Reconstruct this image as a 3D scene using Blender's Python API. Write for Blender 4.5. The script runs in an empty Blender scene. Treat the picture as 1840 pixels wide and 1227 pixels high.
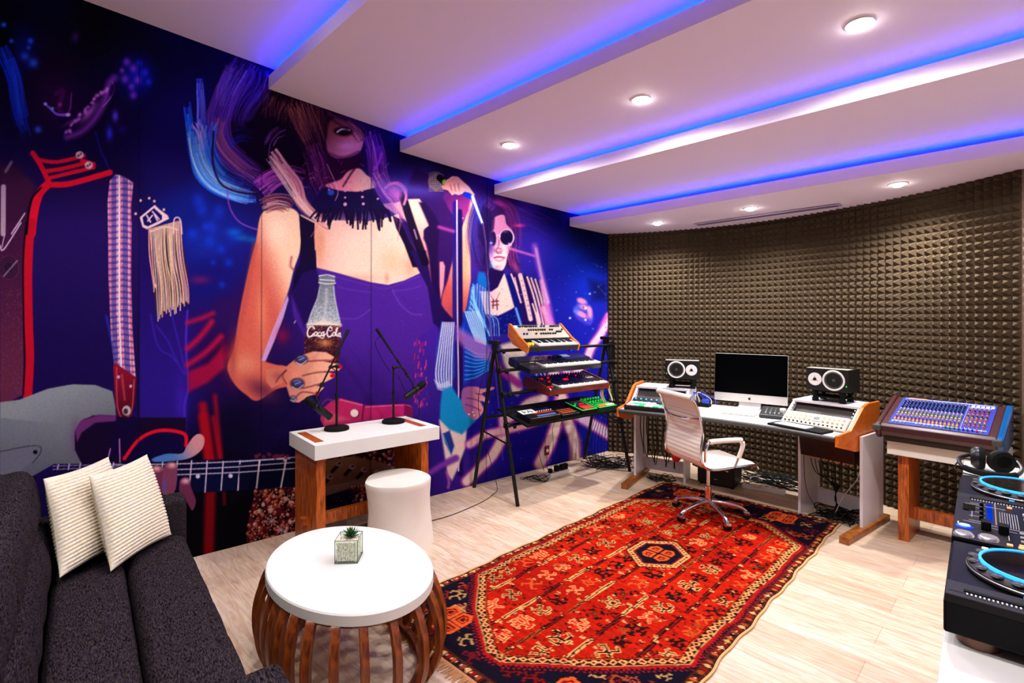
import bpy, math, random
import numpy as np
from mathutils import Vector, Matrix
PI=math.pi; rnd=random.Random(7)
C=bpy.context.scene.collection
# ---------- materials ----------
def s2l(c):
    return tuple((v/12.92 if v<=.04045 else ((v+.055)/1.055)**2.4) for v in c[:3])
def hx(r,g,b): return s2l((r/255,g/255,b/255))
_M={}
def mat(name,col=(200,200,200),rough=.5,metal=0,emit=None,es=1,noise=0,nscale=30,bump=0,bscale=200,spec=.5,coat=0,trans=0,ior=1.45):
    if name in _M: return _M[name]
    m=bpy.data.materials.new(name); m.use_nodes=True; nt=m.node_tree; b=nt.nodes['Principled BSDF']
    c=hx(*col); b.inputs['Base Color'].default_value=(*c,1); b.inputs['Roughness'].default_value=rough
    b.inputs['Metallic'].default_value=metal; b.inputs['Specular IOR Level'].default_value=spec
    b.inputs['Coat Weight'].default_value=coat; b.inputs['Transmission Weight'].default_value=trans; b.inputs['IOR'].default_value=ior
    if emit: b.inputs['Emission Color'].default_value=(*hx(*emit),1); b.inputs['Emission Strength'].default_value=es
    if noise or bump: tc=nt.nodes.new('ShaderNodeTexCoord')
    if noise:
        n=nt.nodes.new('ShaderNodeTexNoise'); n.inputs['Scale'].default_value=nscale; n.inputs['Detail'].default_value=4
        r=nt.nodes.new('ShaderNodeValToRGB'); r.color_ramp.elements[0].position=.3; r.color_ramp.elements[1].position=.7
        r.color_ramp.elements[0].color=(*[v*(1-noise) for v in c],1); r.color_ramp.elements[1].color=(*[min(1,v*(1+noise)) for v in c],1)
        nt.links.new(tc.outputs['Object'],n.inputs['Vector']); nt.links.new(n.outputs['Fac'],r.inputs['Fac']); nt.links.new(r.outputs['Color'],b.inputs['Base Color'])
    if bump:
        n=nt.nodes.new('ShaderNodeTexNoise'); n.inputs['Scale'].default_value=bscale
        bp=nt.nodes.new('ShaderNodeBump'); bp.inputs['Strength'].default_value=bump; bp.inputs['Distance'].default_value=.003
        nt.links.new(tc.outputs['Object'],n.inputs['Vector']); nt.links.new(n.outputs['Fac'],bp.inputs['Height']); nt.links.new(bp.outputs['Normal'],b.inputs['Normal'])
    _M[name]=m; return m
def wood(name,c1,c2,scale=(1,1,8),rough=.4,dist=3,bands=9):
    if name in _M: return _M[name]
    m=bpy.data.materials.new(name); m.use_nodes=True; nt=m.node_tree; b=nt.nodes['Principled BSDF']; b.inputs['Roughness'].default_value=rough
    tc=nt.nodes.new('ShaderNodeTexCoord'); mp=nt.nodes.new('ShaderNodeMapping'); mp.inputs['Scale'].default_value=scale
    n=nt.nodes.new('ShaderNodeTexNoise'); n.inputs['Scale'].default_value=bands; n.inputs['Detail'].default_value=6; n.inputs['Distortion'].default_value=dist*.2
    r=nt.nodes.new('ShaderNodeValToRGB'); r.color_ramp.elements[0].position=.32; r.color_ramp.elements[1].position=.68
    r.color_ramp.elements[0].color=(*hx(*c1),1); r.color_ramp.elements[1].color=(*hx(*c2),1)
    nt.links.new(tc.outputs['Object'],mp.inputs['Vector']); nt.links.new(mp.outputs['Vector'],n.inputs['Vector']); nt.links.new(n.outputs['Fac'],r.inputs['Fac']); nt.links.new(r.outputs['Color'],b.inputs['Base Color'])
    _M[name]=m; return m
# ---------- mesh builder ----------
def rotm(rx=0,ry=0,rz=0): return Matrix.Rotation(rz,4,'Z')@Matrix.Rotation(ry,4,'Y')@Matrix.Rotation(rx,4,'X')
def tr(x,y,z,rx=0,ry=0,rz=0): return Matrix.Translation((x,y,z))@rotm(rx,ry,rz)
class MB:
    def __init__(s): s.v=[]; s.f=[]; s.mi=[]; s.m=0; s.M=Matrix.Identity(4)
    def add(s,vs,fs,M=None):
        T=s.M@M if M is not None else s.M
        o=len(s.v); s.v+=[tuple(T@Vector(p)) for p in vs]; s.f+=[tuple(i+o for i in f) for f in fs]; s.mi+=[s.m]*len(fs); return s
    def box(s,x0,x1,y0,y1,z0,z1,M=None):
        vs=[(x,y,z) for z in (z0,z1) for y in (y0,y1) for x in (x0,x1)]
        return s.add(vs,[(0,2,3,1),(4,5,7,6),(0,1,5,4),(2,6,7,3),(0,4,6,2),(1,3,7,5)],M)
    def cbox(s,cx,cy,cz,w,d,h,M=None): return s.box(cx-w/2,cx+w/2,cy-d/2,cy+d/2,cz-h/2,cz+h/2,M)
    def prism(s,poly,h0,h1,axis='z',M=None):
        n=len(poly)
        def q(p,h): return (p[0],p[1],h) if axis=='z' else ((h,p[0],p[1]) if axis=='x' else (p[0],h,p[1]))
        vs=[q(p,h0) for p in poly]+[q(p,h1) for p in poly]
        fs=[tuple(range(n))[::-1],tuple(range(n,2*n))]+[(i,(i+1)%n,n+(i+1)%n,n+i) for i in range(n)]
        return s.add(vs,fs,M)
    def lathe(s,prof,n=32,M=None,cap=True):
        vs=[];k=len(prof)
        for i in range(n):
            a=2*PI*i/n; c,d=math.cos(a),math.sin(a)
            vs+=[(r*c,r*d,z) for r,z in prof]
        fs=[]
        for i in range(n):
            j=(i+1)%n
            for t in range(k-1): fs.append((i*k+t,j*k+t,j*k+t+1,i*k+t+1))
        if cap:
            fs.append(tuple(i*k for i in range(n))[::-1]); fs.append(tuple(i*k+k-1 for i in range(n)))
        return s.add(vs,fs,M)
    def cyl(s,r,z0,z1,n=20,M=None,r2=None): return s.lathe([(r,z0),(r if r2 is None else r2,z1)],n,M)
    def tube(s,pts,r,n=8,M=None,rr=None,closed=False):
        P=[Vector(p) for p in pts]; k=len(P); vs=[]; up=None
        for i in range(k):
            a=P[i-1] if (i>0 or closed) else P[i]; b=P[(i+1)%k] if (i<k-1 or closed) else P[i]
            t=(b-a).normalized() if (b-a).length>1e-9 else Vector((0,0,1))
            if up is None: up=Vector((0,0,1)) if abs(t.z)<.9 else Vector((1,0,0))
            x=(up-t*up.dot(t)); x=x.normalized() if x.length>1e-6 else t.orthogonal().normalized(); up=x; y=t.cross(x)
            ri=rr[i] if rr else r
            vs+=[tuple(P[i]+x*math.cos(2*PI*j/n)*ri+y*math.sin(2*PI*j/n)*ri) for j in range(n)]
        fs=[]
        for i in range(k if closed else k-1):
            for j in range(n):
                a=i*n+j; b=i*n+(j+1)%n; q=((i+1)%k)*n
                fs.append((a,b,q+(j+1)%n,q+j))
        if not closed: fs.append(tuple(range(n))[::-1]); fs.append(tuple(range((k-1)*n,k*n)))
        return s.add(vs,fs,M)
    def sph(s,r,c=(0,0,0),n=12,m=8,sc=(1,1,1),M=None):
        vs=[(c[0],c[1],c[2]-r*sc[2])]
        for i in range(1,m):
            a=PI*i/m
            for j in range(n): vs.append((c[0]+r*sc[0]*math.sin(a)*math.cos(2*PI*j/n),c[1]+r*sc[1]*math.sin(a)*math.sin(2*PI*j/n),c[2]-r*sc[2]*math.cos(a)))
        vs.append((c[0],c[1],c[2]+r*sc[2])); fs=[]
        for j in range(n): fs.append((0,1+(j+1)%n,1+j)); fs.append((len(vs)-1,1+(m-2)*n+j,1+(m-2)*n+(j+1)%n))
        for i in range(m-2):
            for j in range(n): a=1+i*n; fs.append((a+j,a+(j+1)%n,a+n+(j+1)%n,a+n+j))
        return s.add(vs,fs,M)
    def build(s,name,mats,parent=None,smooth=False,bevel=0,seg=2,loc=None,sub=0,ang=40):
        me=bpy.data.meshes.new(name); me.from_pydata(s.v,[],s.f)
        if not isinstance(mats,(list,tuple)): mats=[mats]
        for m in mats: me.materials.append(m)
        if len(mats)>1: me.polygons.foreach_set('material_index',s.mi)
        me.validate(); me.update()
        o=bpy.data.objects.new(name,me); C.objects.link(o)
        if parent is not None: o.parent=parent
        if loc: o.location=loc
        if smooth:
            me.polygons.foreach_set('use_smooth',[True]*len(me.polygons))
            if ang: me.set_sharp_from_angle(angle=math.radians(ang))
        if bevel:
            b=o.modifiers.new('b','BEVEL'); b.width=bevel; b.segments=seg; b.limit_method='ANGLE'; b.angle_limit=math.radians(50)
        if sub: q=o.modifiers.new('s','SUBSURF'); q.levels=sub; q.render_levels=sub
        return o
def tag(o,label=None,cat=None,group=None,kind=None):
    if label: o['label']=label
    if cat: o['category']=cat
    if group: o['group']=group
    if kind: o['kind']=kind
    return o
def thing(name,label,cat,loc=(0,0,0),rz=0,group=None,rot=None):
    o=bpy.data.objects.new(name,None); o.empty_display_size=.1; C.objects.link(o); o.location=loc; o.rotation_euler=rot if rot else (0,0,rz)
    return tag(o,label,cat,group)
def copy_tree(o,parent=None):
    c=o.copy(); C.objects.link(c); c.parent=parent
    for ch in list(o.children): copy_tree(ch,c)
    return c
def many(proto,name,mlist,parent,mats=None,cap=100):
    """the first cap pieces become parts of their own sharing one mesh, the rest one part marked stuff"""
    me=proto
    for i,M in enumerate(mlist[:cap]):
        o=bpy.data.objects.new(name,me); C.objects.link(o); o.parent=parent; o.matrix_local=M
    if len(mlist)>cap:
        b=MB(); vs=[tuple(v.co) for v in me.vertices]; fs=[tuple(p.vertices) for p in me.polygons]; mi=[p.material_index for p in me.polygons]
        for M in mlist[cap:]:
            k=len(b.mi); b.add(vs,fs,M); b.mi[k:]=mi
        o=b.build(name,list(me.materials),parent); o['kind']='stuff'
def meshof(b,mats,smooth=True,bevel=0):
    o=b.build('tmp',mats,None,smooth=smooth); me=o.data; bpy.data.objects.remove(o); return me
def cat_curve(pts,n=8,closed=False):
    P=[Vector(p) for p in pts]; k=len(P); out=[]
    for i in range(k if closed else k-1):
        if closed: p0,p1,p2,p3=P[i-1],P[i],P[(i+1)%k],P[(i+2)%k]
        else: p0=P[max(i-1,0)];p1=P[i];p2=P[i+1];p3=P[min(i+2,k-1)]
        for j in range(n):
            t=j/n; out.append(.5*((2*p1)+(p2-p0)*t+(2*p0-5*p1+4*p2-p3)*t*t+(3*p1-p0-3*p2+p3)*t**3))
    if not closed: out.append(P[-1])
    return out
# ---------- camera ----------
F=920.;HC=1.6;YH=572.;CX=920.
cam=bpy.data.cameras.new('camera'); co=bpy.data.objects.new('camera',cam); C.objects.link(co)
co.location=(0,0,HC); co.rotation_euler=(PI/2,0,0); cam.sensor_width=36; cam.lens=36*F/1840; cam.shift_y=-(613.5-YH)/1840; cam.clip_start=.02
sc=bpy.context.scene; sc.camera=co
sc.view_settings.view_transform='Standard'; sc.view_settings.look='None'; sc.view_settings.gamma=1; sc.view_settings.exposure=0.0
cy=sc.cycles; cy.max_bounces=7; cy.diffuse_bounces=4; cy.glossy_bounces=3; cy.transmission_bounces=4; cy.transparent_max_bounces=8; cy.caustics_reflective=False; cy.caustics_refractive=False; cy.use_adaptive_sampling=True; cy.adaptive_threshold=.02; cy.sample_clamp_indirect=6
# surveyed plan of the room: measured points on the floor and along the mural wall
def fl(x,y,z=0.):
    Y=F*(HC-z)/(y-YH); return Vector(((x-CX)*Y/F,Y,z))
W0=Vector((-2.1477,3.4185,0)); U=Vector((.76716,.64146,0)); N=Vector((.64146,-.76716,0)); AW=math.atan2(U.y,U.x)
def WP(s,d,z=0.): 
    p=W0+U*s+N*d; p.z=z; return p
def wl(x,y,off=0.):
    a=(x-CX)/F; c=W0.dot(N)+off; Y=c/(a*N.x+N.y); return Vector((a*Y,Y,HC-(y-YH)*Y/F))
LD=Vector((.699,-.715,0)).normalized(); AL=math.atan2(LD.y,LD.x)
# ---------- common materials ----------
white=mat('white_lacquer',(226,224,220),.35,spec=.3)
whitem=mat('white_matte',(222,219,210),.6,spec=.2,noise=.02,nscale=6)
black=mat('black_plastic',(8,8,9),.45,spec=.3)
blackm=mat('black_metal',(11,11,12),.4,spec=.35)
blackmat=mat('black_rubber',(9,9,9),.8,spec=.2)
chrome=mat('chrome',(215,215,220),.12,metal=1)
silver=mat('brushed_silver',(190,190,192),.35,metal=1)
teak=wood('teak_dark',(62,22,6),(142,66,20),(6,6,.8),.35)
teak2=wood('teak_orange',(104,40,8),(210,104,30),(9,9,.9),.35)
orange=wood('orange_wood',(196,92,16),(230,128,34),(3,1,4),.4)
cable=mat('cable_black',(7,7,7),.6,spec=.25)
# ---------- room ----------
def structure(o): o['kind']='structure'; return o
# floor
m=bpy.data.materials.new('oak_planks'); m.use_nodes=True; nt=m.node_tree; b=nt.nodes['Principled BSDF']; b.inputs['Roughness'].default_value=.42
L=nt.links.new; tc=nt.nodes.new('ShaderNodeTexCoord'); mp=nt.nodes.new('ShaderNodeMapping'); mp.inputs['Rotation'].default_value=(0,0,-AL)
br=nt.nodes.new('ShaderNodeTexBrick'); br.inputs['Scale'].default_value=1; br.inputs['Brick Width'].default_value=1.5; br.inputs['Row Height'].default_value=.19; br.inputs['Mortar Size'].default_value=.0011; br.inputs['Mortar Smooth'].default_value=.3; br.offset=.37
br.inputs['Color1'].default_value=(*hx(224,204,182),1); br.inputs['Color2'].default_value=(*hx(206,182,156),1); br.inputs['Mortar'].default_value=(*hx(158,130,106),1)
mp2=nt.nodes.new('ShaderNodeMapping'); mp2.inputs['Rotation'].default_value=(0,0,-AL); mp2.inputs['Scale'].default_value=(1,1,1)
mp3=nt.nodes.new('ShaderNodeMapping'); mp3.inputs['Scale'].default_value=(1.1,9,1)
ns=nt.nodes.new('ShaderNodeTexNoise'); ns.inputs['Scale'].default_value=3.; ns.inputs['Detail'].default_value=8; ns.inputs['Distortion'].default_value=1.6; ns.inputs['Roughness'].default_value=.65
rp=nt.nodes.new('ShaderNodeValToRGB'); rp.color_ramp.elements[0].position=.32; rp.color_ramp.elements[0].color=(*hx(206,172,142),1); rp.color_ramp.elements[1].position=.62; rp.color_ramp.elements[1].color=(1,1,1,1)
mx=nt.nodes.new('ShaderNodeMix'); mx.data_type='RGBA'; mx.blend_type='MULTIPLY'; mx.inputs['Factor'].default_value=.8
L(tc.outputs['Object'],mp.inputs['Vector']); L(mp.outputs['Vector'],br.inputs['Vector']); L(tc.outputs['Object'],mp2.inputs['Vector']); L(mp2.outputs['Vector'],mp3.inputs['Vector']); L(mp3.outputs['Vector'],ns.inputs['Vector']); L(ns.outputs['Fac'],rp.inputs['Fac'])
L(br.outputs['Color'],mx.inputs[6]); L(rp.outputs['Color'],mx.inputs[7]); L(mx.outputs[2],b.inputs['Base Color'])
bp=nt.nodes.new('ShaderNodeBump'); bp.inputs['Strength'].default_value=.15; bp.inputs['Distance'].default_value=.002; L(ns.outputs['Fac'],bp.inputs['Height']); L(bp.outputs['Normal'],b.inputs['Normal'])
oak=m
structure(MB().box(-6,5,-4,7.2,-.05,0).build('floor',oak))
# acoustic foam wall
foam=mat('acoustic_foam',(76,63,49),.95,noise=.06,nscale=12,spec=.05)
curve=[(1.10,6.20),(1.25,6.16),(1.723,5.96),(2.14,5.70),(2.492,5.42),(2.79,5.08),(3.03,4.705),(3.185,4.43),(3.306,4.167),(3.41,3.85),(3.50,3.50)]
cp=cat_curve([(x,y,0) for x,y in curve],20)
def resample(pts,step):
    out=[pts[0]];acc=0
    for a,b in zip(pts,pts[1:]):
        d=(b-a).length
        while acc+d>=step:
            a=a+(b-a)*((step-acc)/d); d=(b-a).length; out.append(a.copy()); acc=0
        acc+=d
    return out
PT=.0585; rs=resample(cp,PT); nz=46
b=MB()
nr=[]
for i,p in enumerate(rs):
    t=(rs[min(i+1,len(rs)-1)]-rs[max(i-1,0)]).normalized(); nr.append(Vector((t.y,-t.x,0)))
for i in range(len(rs)-1):
    p,q=rs[i],rs[i+1]; nn=(nr[i]+nr[i+1]).normalized(); t=(q-p); e=.0015
    gx=.003 if i%17==0 else 0
    for j in range(nz):
        z0=j*PT+(.003 if (j-10)%17==0 else 0); z1=(j+1)*PT
        a=p+t.normalized()*gx; mid=(a+q)/2+nn*.052; mid2=(a+q)/2
        zc=(z0+z1)/2
        ba=a-nn*.0; bq=q-nn*.0
        # concave sided pyramid: ring halfway lies lower than a straight side
        r1=[a*.52+mid2*.48+nn*.018, q*.52+mid2*.48+nn*.018]; zz0=z0*.52+zc*.48; zz1=z1*.52+zc*.48
        vs=[(a.x,a.y,z0),(q.x,q.y,z0),(q.x,q.y,z1),(a.x,a.y,z1),(r1[0].x,r1[0].y,zz0),(r1[1].x,r1[1].y,zz0),(r1[1].x,r1[1].y,zz1),(r1[0].x,r1[0].y,zz1),(mid.x,mid.y,zc)]
        b.add(vs,[(0,1,5,4),(1,2,6,5),(2,3,7,6),(3,0,4,7),(4,5,8),(5,6,8),(6,7,8),(7,4,8)])
# backing board
bb=[(p-n*.004) for p,n in zip(rs,nr)]; b.m=1
for i in range(len(rs)-1):
    a,q=bb[i],bb[i+1]; b.add([(a.x,a.y,0),(q.x,q.y,0),(q.x,q.y,2.8),(a.x,a.y,2.8)],[(0,1,2,3)])
structure(b.build('wall_back',[foam,mat('foam_gap',(20,16,13),.9)]))
# right wall, trim and dark door beyond the foam edge
E0=rs[-1]; wallp=mat('wall_paint',(196,194,200),.7)
b=MB(); b.box(E0.x+.02,E0.x+.12,-4,2.9,0,3.9); structure(b.build('wall_right',wallp))
b=MB(); b.prism([(E0.x-.005,E0.y+.03),(E0.x+.0,E0.y-.10),(E0.x+.10,E0.y-.10),(E0.x+.1,E0.y+.03)],0,2.7); structure(b.build('trim_1',mat('trim_taupe',(120,100,84),.6)))
b=MB(); b.box(E0.x+.02,E0.x+.06,2.9,E0.y-.10,0,2.7); structure(b.build('door_1',mat('door_dark',(38,33,32),.4)))
b=MB(); b.box(-6,5,-4.1,-4,0,3.9); structure(b.build('wall_front',wallp))
b=MB(); b.box(-5.15,-5.05,-4,7.2,0,3.9); structure(b.build('wall_side',wallp))
# stepped ceiling: descending slabs, each lip hides a strip light
ceilm=mat('ceiling_paint',(243,228,243),.75)
LEN=6.6
slabs=[(-3.6,3.80,-.03),(-.62,3.512,-.077),(.486,3.272,-.086),(1.54,3.037,-.064),(2.571,2.830,-.0407),(3.644,2.637,-.033)]
led=mat('led_blue',(10,40,255),.5,emit=(0,30,255),es=85)
names=['above the sofa corner','second from the camera above the mural','third from the camera above the singer','nearest the downlights','nearest the foam wall']
for k,(s0,z0,sl) in enumerate(slabs):
    s1=slabs[k+1][0]+.24 if k<5 else 6.2
    z1=z0+sl*(s1-s0); th=.095
    b=MB(); T=LEN if k else 9
    A=WP(s0,-.02); B=WP(s1,-.02)
    def q(P,t,z): v=P+LD*t; return (v.x,v.y,z)
    vs=[q(A,0,z0),q(B,0,z1),q(B,T,z1),q(A,T,z0),q(A,0,z0+th),q(B,0,z1+th),q(B,T,z1+th),q(A,T,z0+th)]
    b.add(vs,[(0,3,2,1),(4,5,6,7),(0,4,7,3),(1,2,6,5),(0,1,5,4),(3,7,6,2)])
    if k<5: # riser closing the cove
        zt=slabs[k+1][1]+.05
        A2=WP(s1-.02,-.02); vs=[q(A2,0,zt),q(B,0,zt),q(B,T,zt),q(A2,T,zt),q(A2,0,z1+.01),q(B,0,z1+.01),q(B,T,z1+.01),q(A2,T,z1+.01)]
        b.add(vs,[(0,3,2,1),(4,5,6,7),(0,4,7,3),(1,2,6,5),(0,1,5,4),(3,7,6,2)])
    structure(b.build('ceiling',ceilm))
    if k>0:
        b=MB(); A3=WP(s0+.055,.02); B3=WP(s0+.075,.02); zt=z0+th+sl*.06
        vs=[q(A3,0.01,zt),q(B3,.01,zt),q(B3,T-.5,zt),q(A3,T-.5,zt),q(A3,.01,zt+.006),q(B3,.01,zt+.006),q(B3,T-.5,zt+.006),q(A3,T-.5,zt+.006)]
        b.add(vs,[(0,3,2,1),(4,5,6,7),(0,4,7,3),(1,2,6,5),(0,1,5,4),(3,7,6,2)])
        tag(b.build('led_strip',led),'blue LED light strip hidden in the ceiling cove '+names[k-1],'light strip','blue cove light strips')
# roof slab closing the room above
structure(MB().box(-6.2,5.2,-4.2,7.4,3.95,4.0).build('roof_slab',ceilm))
# downlights
LENS=70
lens_m=mat('lamp_lens',(255,255,255),.5,emit=(255,248,240),es=LENS)
ring=MB().lathe([(.046,0),(.060,-.002),(.064,.004),(.064,.012)],32,cap=False); ring=meshof(ring,white)
lens=MB().lathe([(.0001,-.022),(.02,-.020),(.036,-.012),(.047,.002)],24,cap=False); lens=meshof(lens,lens_m)
def slabz(k,s): s0,z0,sl=slabs[k]; return z0+sl*(s-s0)
def down(k,s,d,label,pw=1):
    # slab coordinates: plane through the lip line (parallel to LD)
    p=WP(s,d); # distance of p beyond the lip line measured along the wall
    sp=s+d*(-(LD.dot(U))/(LD.dot(N)))  # where the parallel of the lip through p meets the wall
    z=slabz(k,sp)
    t=thing('downlight','round recessed ceiling downlight '+label,'ceiling light',(p.x,p.y,z-.001),group='recessed ceiling downlights')
    for nm,me in (('trim_ring',ring),('lamp_lens',lens)):
        o=bpy.data.objects.new(nm,me); C.objects.link(o); o.parent=t
    li=bpy.data.lights.new('downlight_lamp','SPOT'); li.energy=SPOTW*pw; li.spot_size=math.radians(172 if k==3 else (142 if k>3 else 118)); li.spot_blend=.35 if k==3 else (.9 if k>3 else .5); li.shadow_soft_size=.035; li.color=(1,.975,.95)
    lo=bpy.data.objects.new('downlight_lamp',li); C.objects.link(lo); lo.location=(p.x,p.y,z-.04)
SPOTW=80
down(3,2.103,.80,'closest to the mural in the wider row',1.)
down(3,2.201,2.01,'in the middle of the wider row')
down(3,2.296,3.19,'largest in view near the top edge')
down(5,4.174,.79,'near the mural corner, closest to the foam wall',2.1)
down(5,4.214,1.77,'beside the ceiling air slot over the computer',2.1)
down(5,4.226,2.89,'over the mixing board near the foam wall',2.1)
for k,s,d in ((1,.05,1.1),(1,.0,2.5),(1,.05,3.9),(3,2.3,4.3),(0,-1.2,1.6),(0,-1.2,3.2)):
    down(k,s,d,'outside the picture over the seating',1.08)
# air slot
b=MB(); p=WP(4.495,1.05); q2=WP(4.59,2.39); dv=(q2-p); ang=math.atan2(dv.y,dv.x)
t=thing('air_vent','long narrow lavender air slot in the ceiling above the computer','air vent',(p.x,p.y,2.612),rot=(0,0,ang))
b.box(0,dv.length,-.05,.05,-.012,-.006); b.build('vent_frame',mat('vent_frame',(196,176,204),.6),t)
b=MB(); b.box(.02,dv.length-.02,-.034,.034,-.016,-.011)
b.build('vent_slot',mat('vent_slot',(120,100,130),.7),t)
# ---------- printed mural on the left wall ----------
PW,PH,OX,OY=1130,1030,20,10
img=np.zeros((PH,PW,3),np.float32)
CR={'A':(0,0,2.921),'B':(0,400,2.921),'C':(330,80,3.067),'D':(400,450,3.067),'E':(700,280,3.834),'F':(700,560,3.609),'G':(0,750,2.573),'H':(430,780,2.745),'Z':(0,0,1.)}
def cv(c,pts):
    x0,y0,s=CR[c]; return [(x0+x/s+OX,y0+y/s+OY) for x,y in pts]
def _box(pts,pad):
    xs=[p[0] for p in pts]; ys=[p[1] for p in pts]
    x0=max(0,int(min(xs)-pad)); x1=min(PW,int(max(xs)+pad)+2); y0=max(0,int(min(ys)-pad)); y1=min(PH,int(max(ys)+pad)+2)
    if x1<=x0 or y1<=y0: return None
    Y,X=np.mgrid[y0:y1,x0:x1].astype(np.float32); return x0,x1,y0,y1,X+.5,Y+.5
def _segd(X,Y,pts,ws=None):
    best=np.full(X.shape,1e9,np.float32)
    for i in range(len(pts)-1):
        (ax,ay),(bx,by)=pts[i],pts[i+1]; dx,dy=bx-ax,by-ay; l=dx*dx+dy*dy+1e-9
        t=np.clip(((X-ax)*dx+(Y-ay)*dy)/l,0,1); d=np.hypot(X-ax-t*dx,Y-ay-t*dy)
        if ws is not None: d=d-(ws[i]+(ws[i+1]-ws[i])*t)/2
        best=np.minimum(best,d)
    return best
def _comp(bx,a,col):
    x0,x1,y0,y1,X,Y=bx; a=a[...,None]; c=col(X-OX,Y-OY) if callable(col) else np.array(col,np.float32)
    img[y0:y1,x0:x1]=img[y0:y1,x0:x1]*(1-a)+c*a
def poly(c,pts,col,f=1.2,al=1.,sm=False):
    if sm: pts=[(p.x,p.y) for p in cat_curve([(x,y,0) for x,y in pts],5,True)]
    P=cv(c,pts); bx=_box(P,f)
    if bx is None: return
    X,Y=bx[4],bx[5]; ins=np.zeros(X.shape,bool)
    Q=P+[P[0]]
    for (ax,ay),(bx_,by) in zip(Q,Q[1:]):
        if ay==by: continue
        ins^=((ay>Y)!=(by>Y))&(X<(bx_-ax)*(Y-ay)/(by-ay)+ax)
    d=_segd(X,Y,Q); sd=np.where(ins,d,-d); _comp(bx,np.clip(.5+sd/f,0,1)*al,col)
def st(c,pts,col,w,f=1.2,al=1.,sm=True,w2=None):
    if sm and len(pts)>2: pts=[(p.x,p.y) for p in cat_curve([(x,y,0) for x,y in pts],5)]
    P=cv(c,pts); s=CR[c][2]; n=len(P); ws=[(w+((w2 if w2 is not None else w)-w)*i/(n-1))/s for i in range(n)]
    bx=_box(P,max(ws)+f)
    if bx is None: return
    d=_segd(bx[4],bx[5],P,ws); _comp(bx,np.clip(.5-d/f,0,1)*al,col)
def el(c,cx,cy,rx,ry,col,f=1.5,al=1.,rot=0):
    (x,y),=cv(c,[(cx,cy)]); s=CR[c][2]; rx/=s; ry/=s; r=max(rx,ry)
    bx=_box([(x-r,y-r),(x+r,y+r)],f)
    if bx is None: return
    X,Y=bx[4]-x,bx[5]-y; cc,ss=math.cos(rot),math.sin(rot); u=X*cc+Y*ss; v=-X*ss+Y*cc
    q=np.hypot(u/rx,v/ry); _comp(bx,np.clip(.5-(q-1)*min(rx,ry)/f,0,1)*al,col)
def glow(c,cx,cy,rx,ry,col,al=1.,rot=0):
    (x,y),=cv(c,[(cx,cy)]); s=CR[c][2]; rx/=s; ry/=s; r=max(rx,ry)*1.6
    bx=_box([(x-r,y-r),(x+r,y+r)],1)
    if bx is None: return
    X,Y=bx[4]-x,bx[5]-y; cc,ss=math.cos(rot),math.sin(rot); u=X*cc+Y*ss; v=-X*ss+Y*cc
    _comp(bx,np.exp(-1.8*((u/rx)**2+(v/ry)**2))*al,col)
def gr(x0,y0,c0,x1,y1,c1):
    c0=np.array(c0,np.float32); c1=np.array(c1,np.float32); dx,dy=x1-x0,y1-y0; l=dx*dx+dy*dy
    def g(X,Y):
        t=np.clip(((X-x0)*dx+(Y-y0)*dy)/l,0,1)[...,None]; t=t*t*(3-2*t); return c0*(1-t)+c1*t
    return g
mr=random.Random(3)
def hair(c,guide,width,n,cols,w=3,al=.75,w2=1,spread_end=1.,f=1.1):
    G=[(p.x,p.y) for p in cat_curve([(x,y,0) for x,y in guide],4)]
    for _ in range(n):
        o=mr.uniform(-.5,.5); o2=o*spread_end+mr.uniform(-.15,.15); ph=mr.uniform(0,6); a=mr.uniform(.0,.25); b_=mr.uniform(.7,1.)
        i0=int(a*len(G)); i1=max(i0+3,int(b_*len(G))); pts=[]
        for i in range(i0,min(i1,len(G))):
            t=i/(len(G)-1); j=min(i+1,len(G)-1); k=max(i-1,0); tx,ty=G[j][0]-G[k][0],G[j][1]-G[k][1]; L_=math.hypot(tx,ty)+1e-6
            off=width*(o*(1-t)+o2*t)+math.sin(ph+t*5)*width*.05; pts.append((G[i][0]-ty/L_*off,G[i][1]+tx/L_*off))
        if len(pts)>1: st(c,pts,mr.choice(cols),w*mr.uniform(.5,1.4),f,al*mr.uniform(.5,1),False,w2)
# background colour field from sampled tones
BG=[(20,40,4,3,8),(80,110,26,6,30),(150,50,10,6,20),(250,120,16,8,38),(330,80,16,8,62),(330,200,26,14,88),(300,300,32,18,92),(180,200,28,10,50),(200,330,26,12,58),(120,400,44,20,92),(120,520,44,22,98),(120,640,32,16,76),(340,380,24,34,128),(370,430,30,44,150),(380,500,28,24,118),(420,560,54,20,92),(400,640,50,10,74),(300,700,40,22,116),(300,620,44,24,124),(430,780,16,6,42),(480,760,24,10,58),(400,850,8,4,18),(420,950,6,3,10),(350,950,6,3,12),(520,770,30,12,70),(640,600,80,38,136),(740,270,20,10,56),(740,330,64,44,152),(800,262,10,6,30),(850,400,112,50,150),(905,330,30,14,76),(950,345,84,36,150),(1000,372,12,12,60),(1060,430,8,14,70),(1050,500,22,46,180),(1085,440,6,16,90),(1080,600,30,34,160),(960,450,64,44,170),(1000,520,32,34,164),(900,760,34,22,150),(950,800,28,18,138),(820,860,60,30,132),(1000,850,22,18,128),(1060,760,24,28,150),(700,700,76,38,146),(780,600,74,36,156),(600,870,20,8,40),(700,870,26,12,60),(560,250,40,12,60),(450,300,30,14,80),(980,640,30,24,160),(860,640,60,40,150)]
Yg,Xg=np.mgrid[0:PH,0:PW].astype(np.float32); acc=np.zeros((PH,PW,3),np.float32); ww=np.zeros((PH,PW),np.float32)
for x,y,r,g,bb_ in BG:
    w=1/(((Xg-x-OX)**2+(Yg-y-OY)**2)+300)**1.6; ww+=w; acc+=w[...,None]*np.array((r,g,bb_),np.float32)
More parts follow.
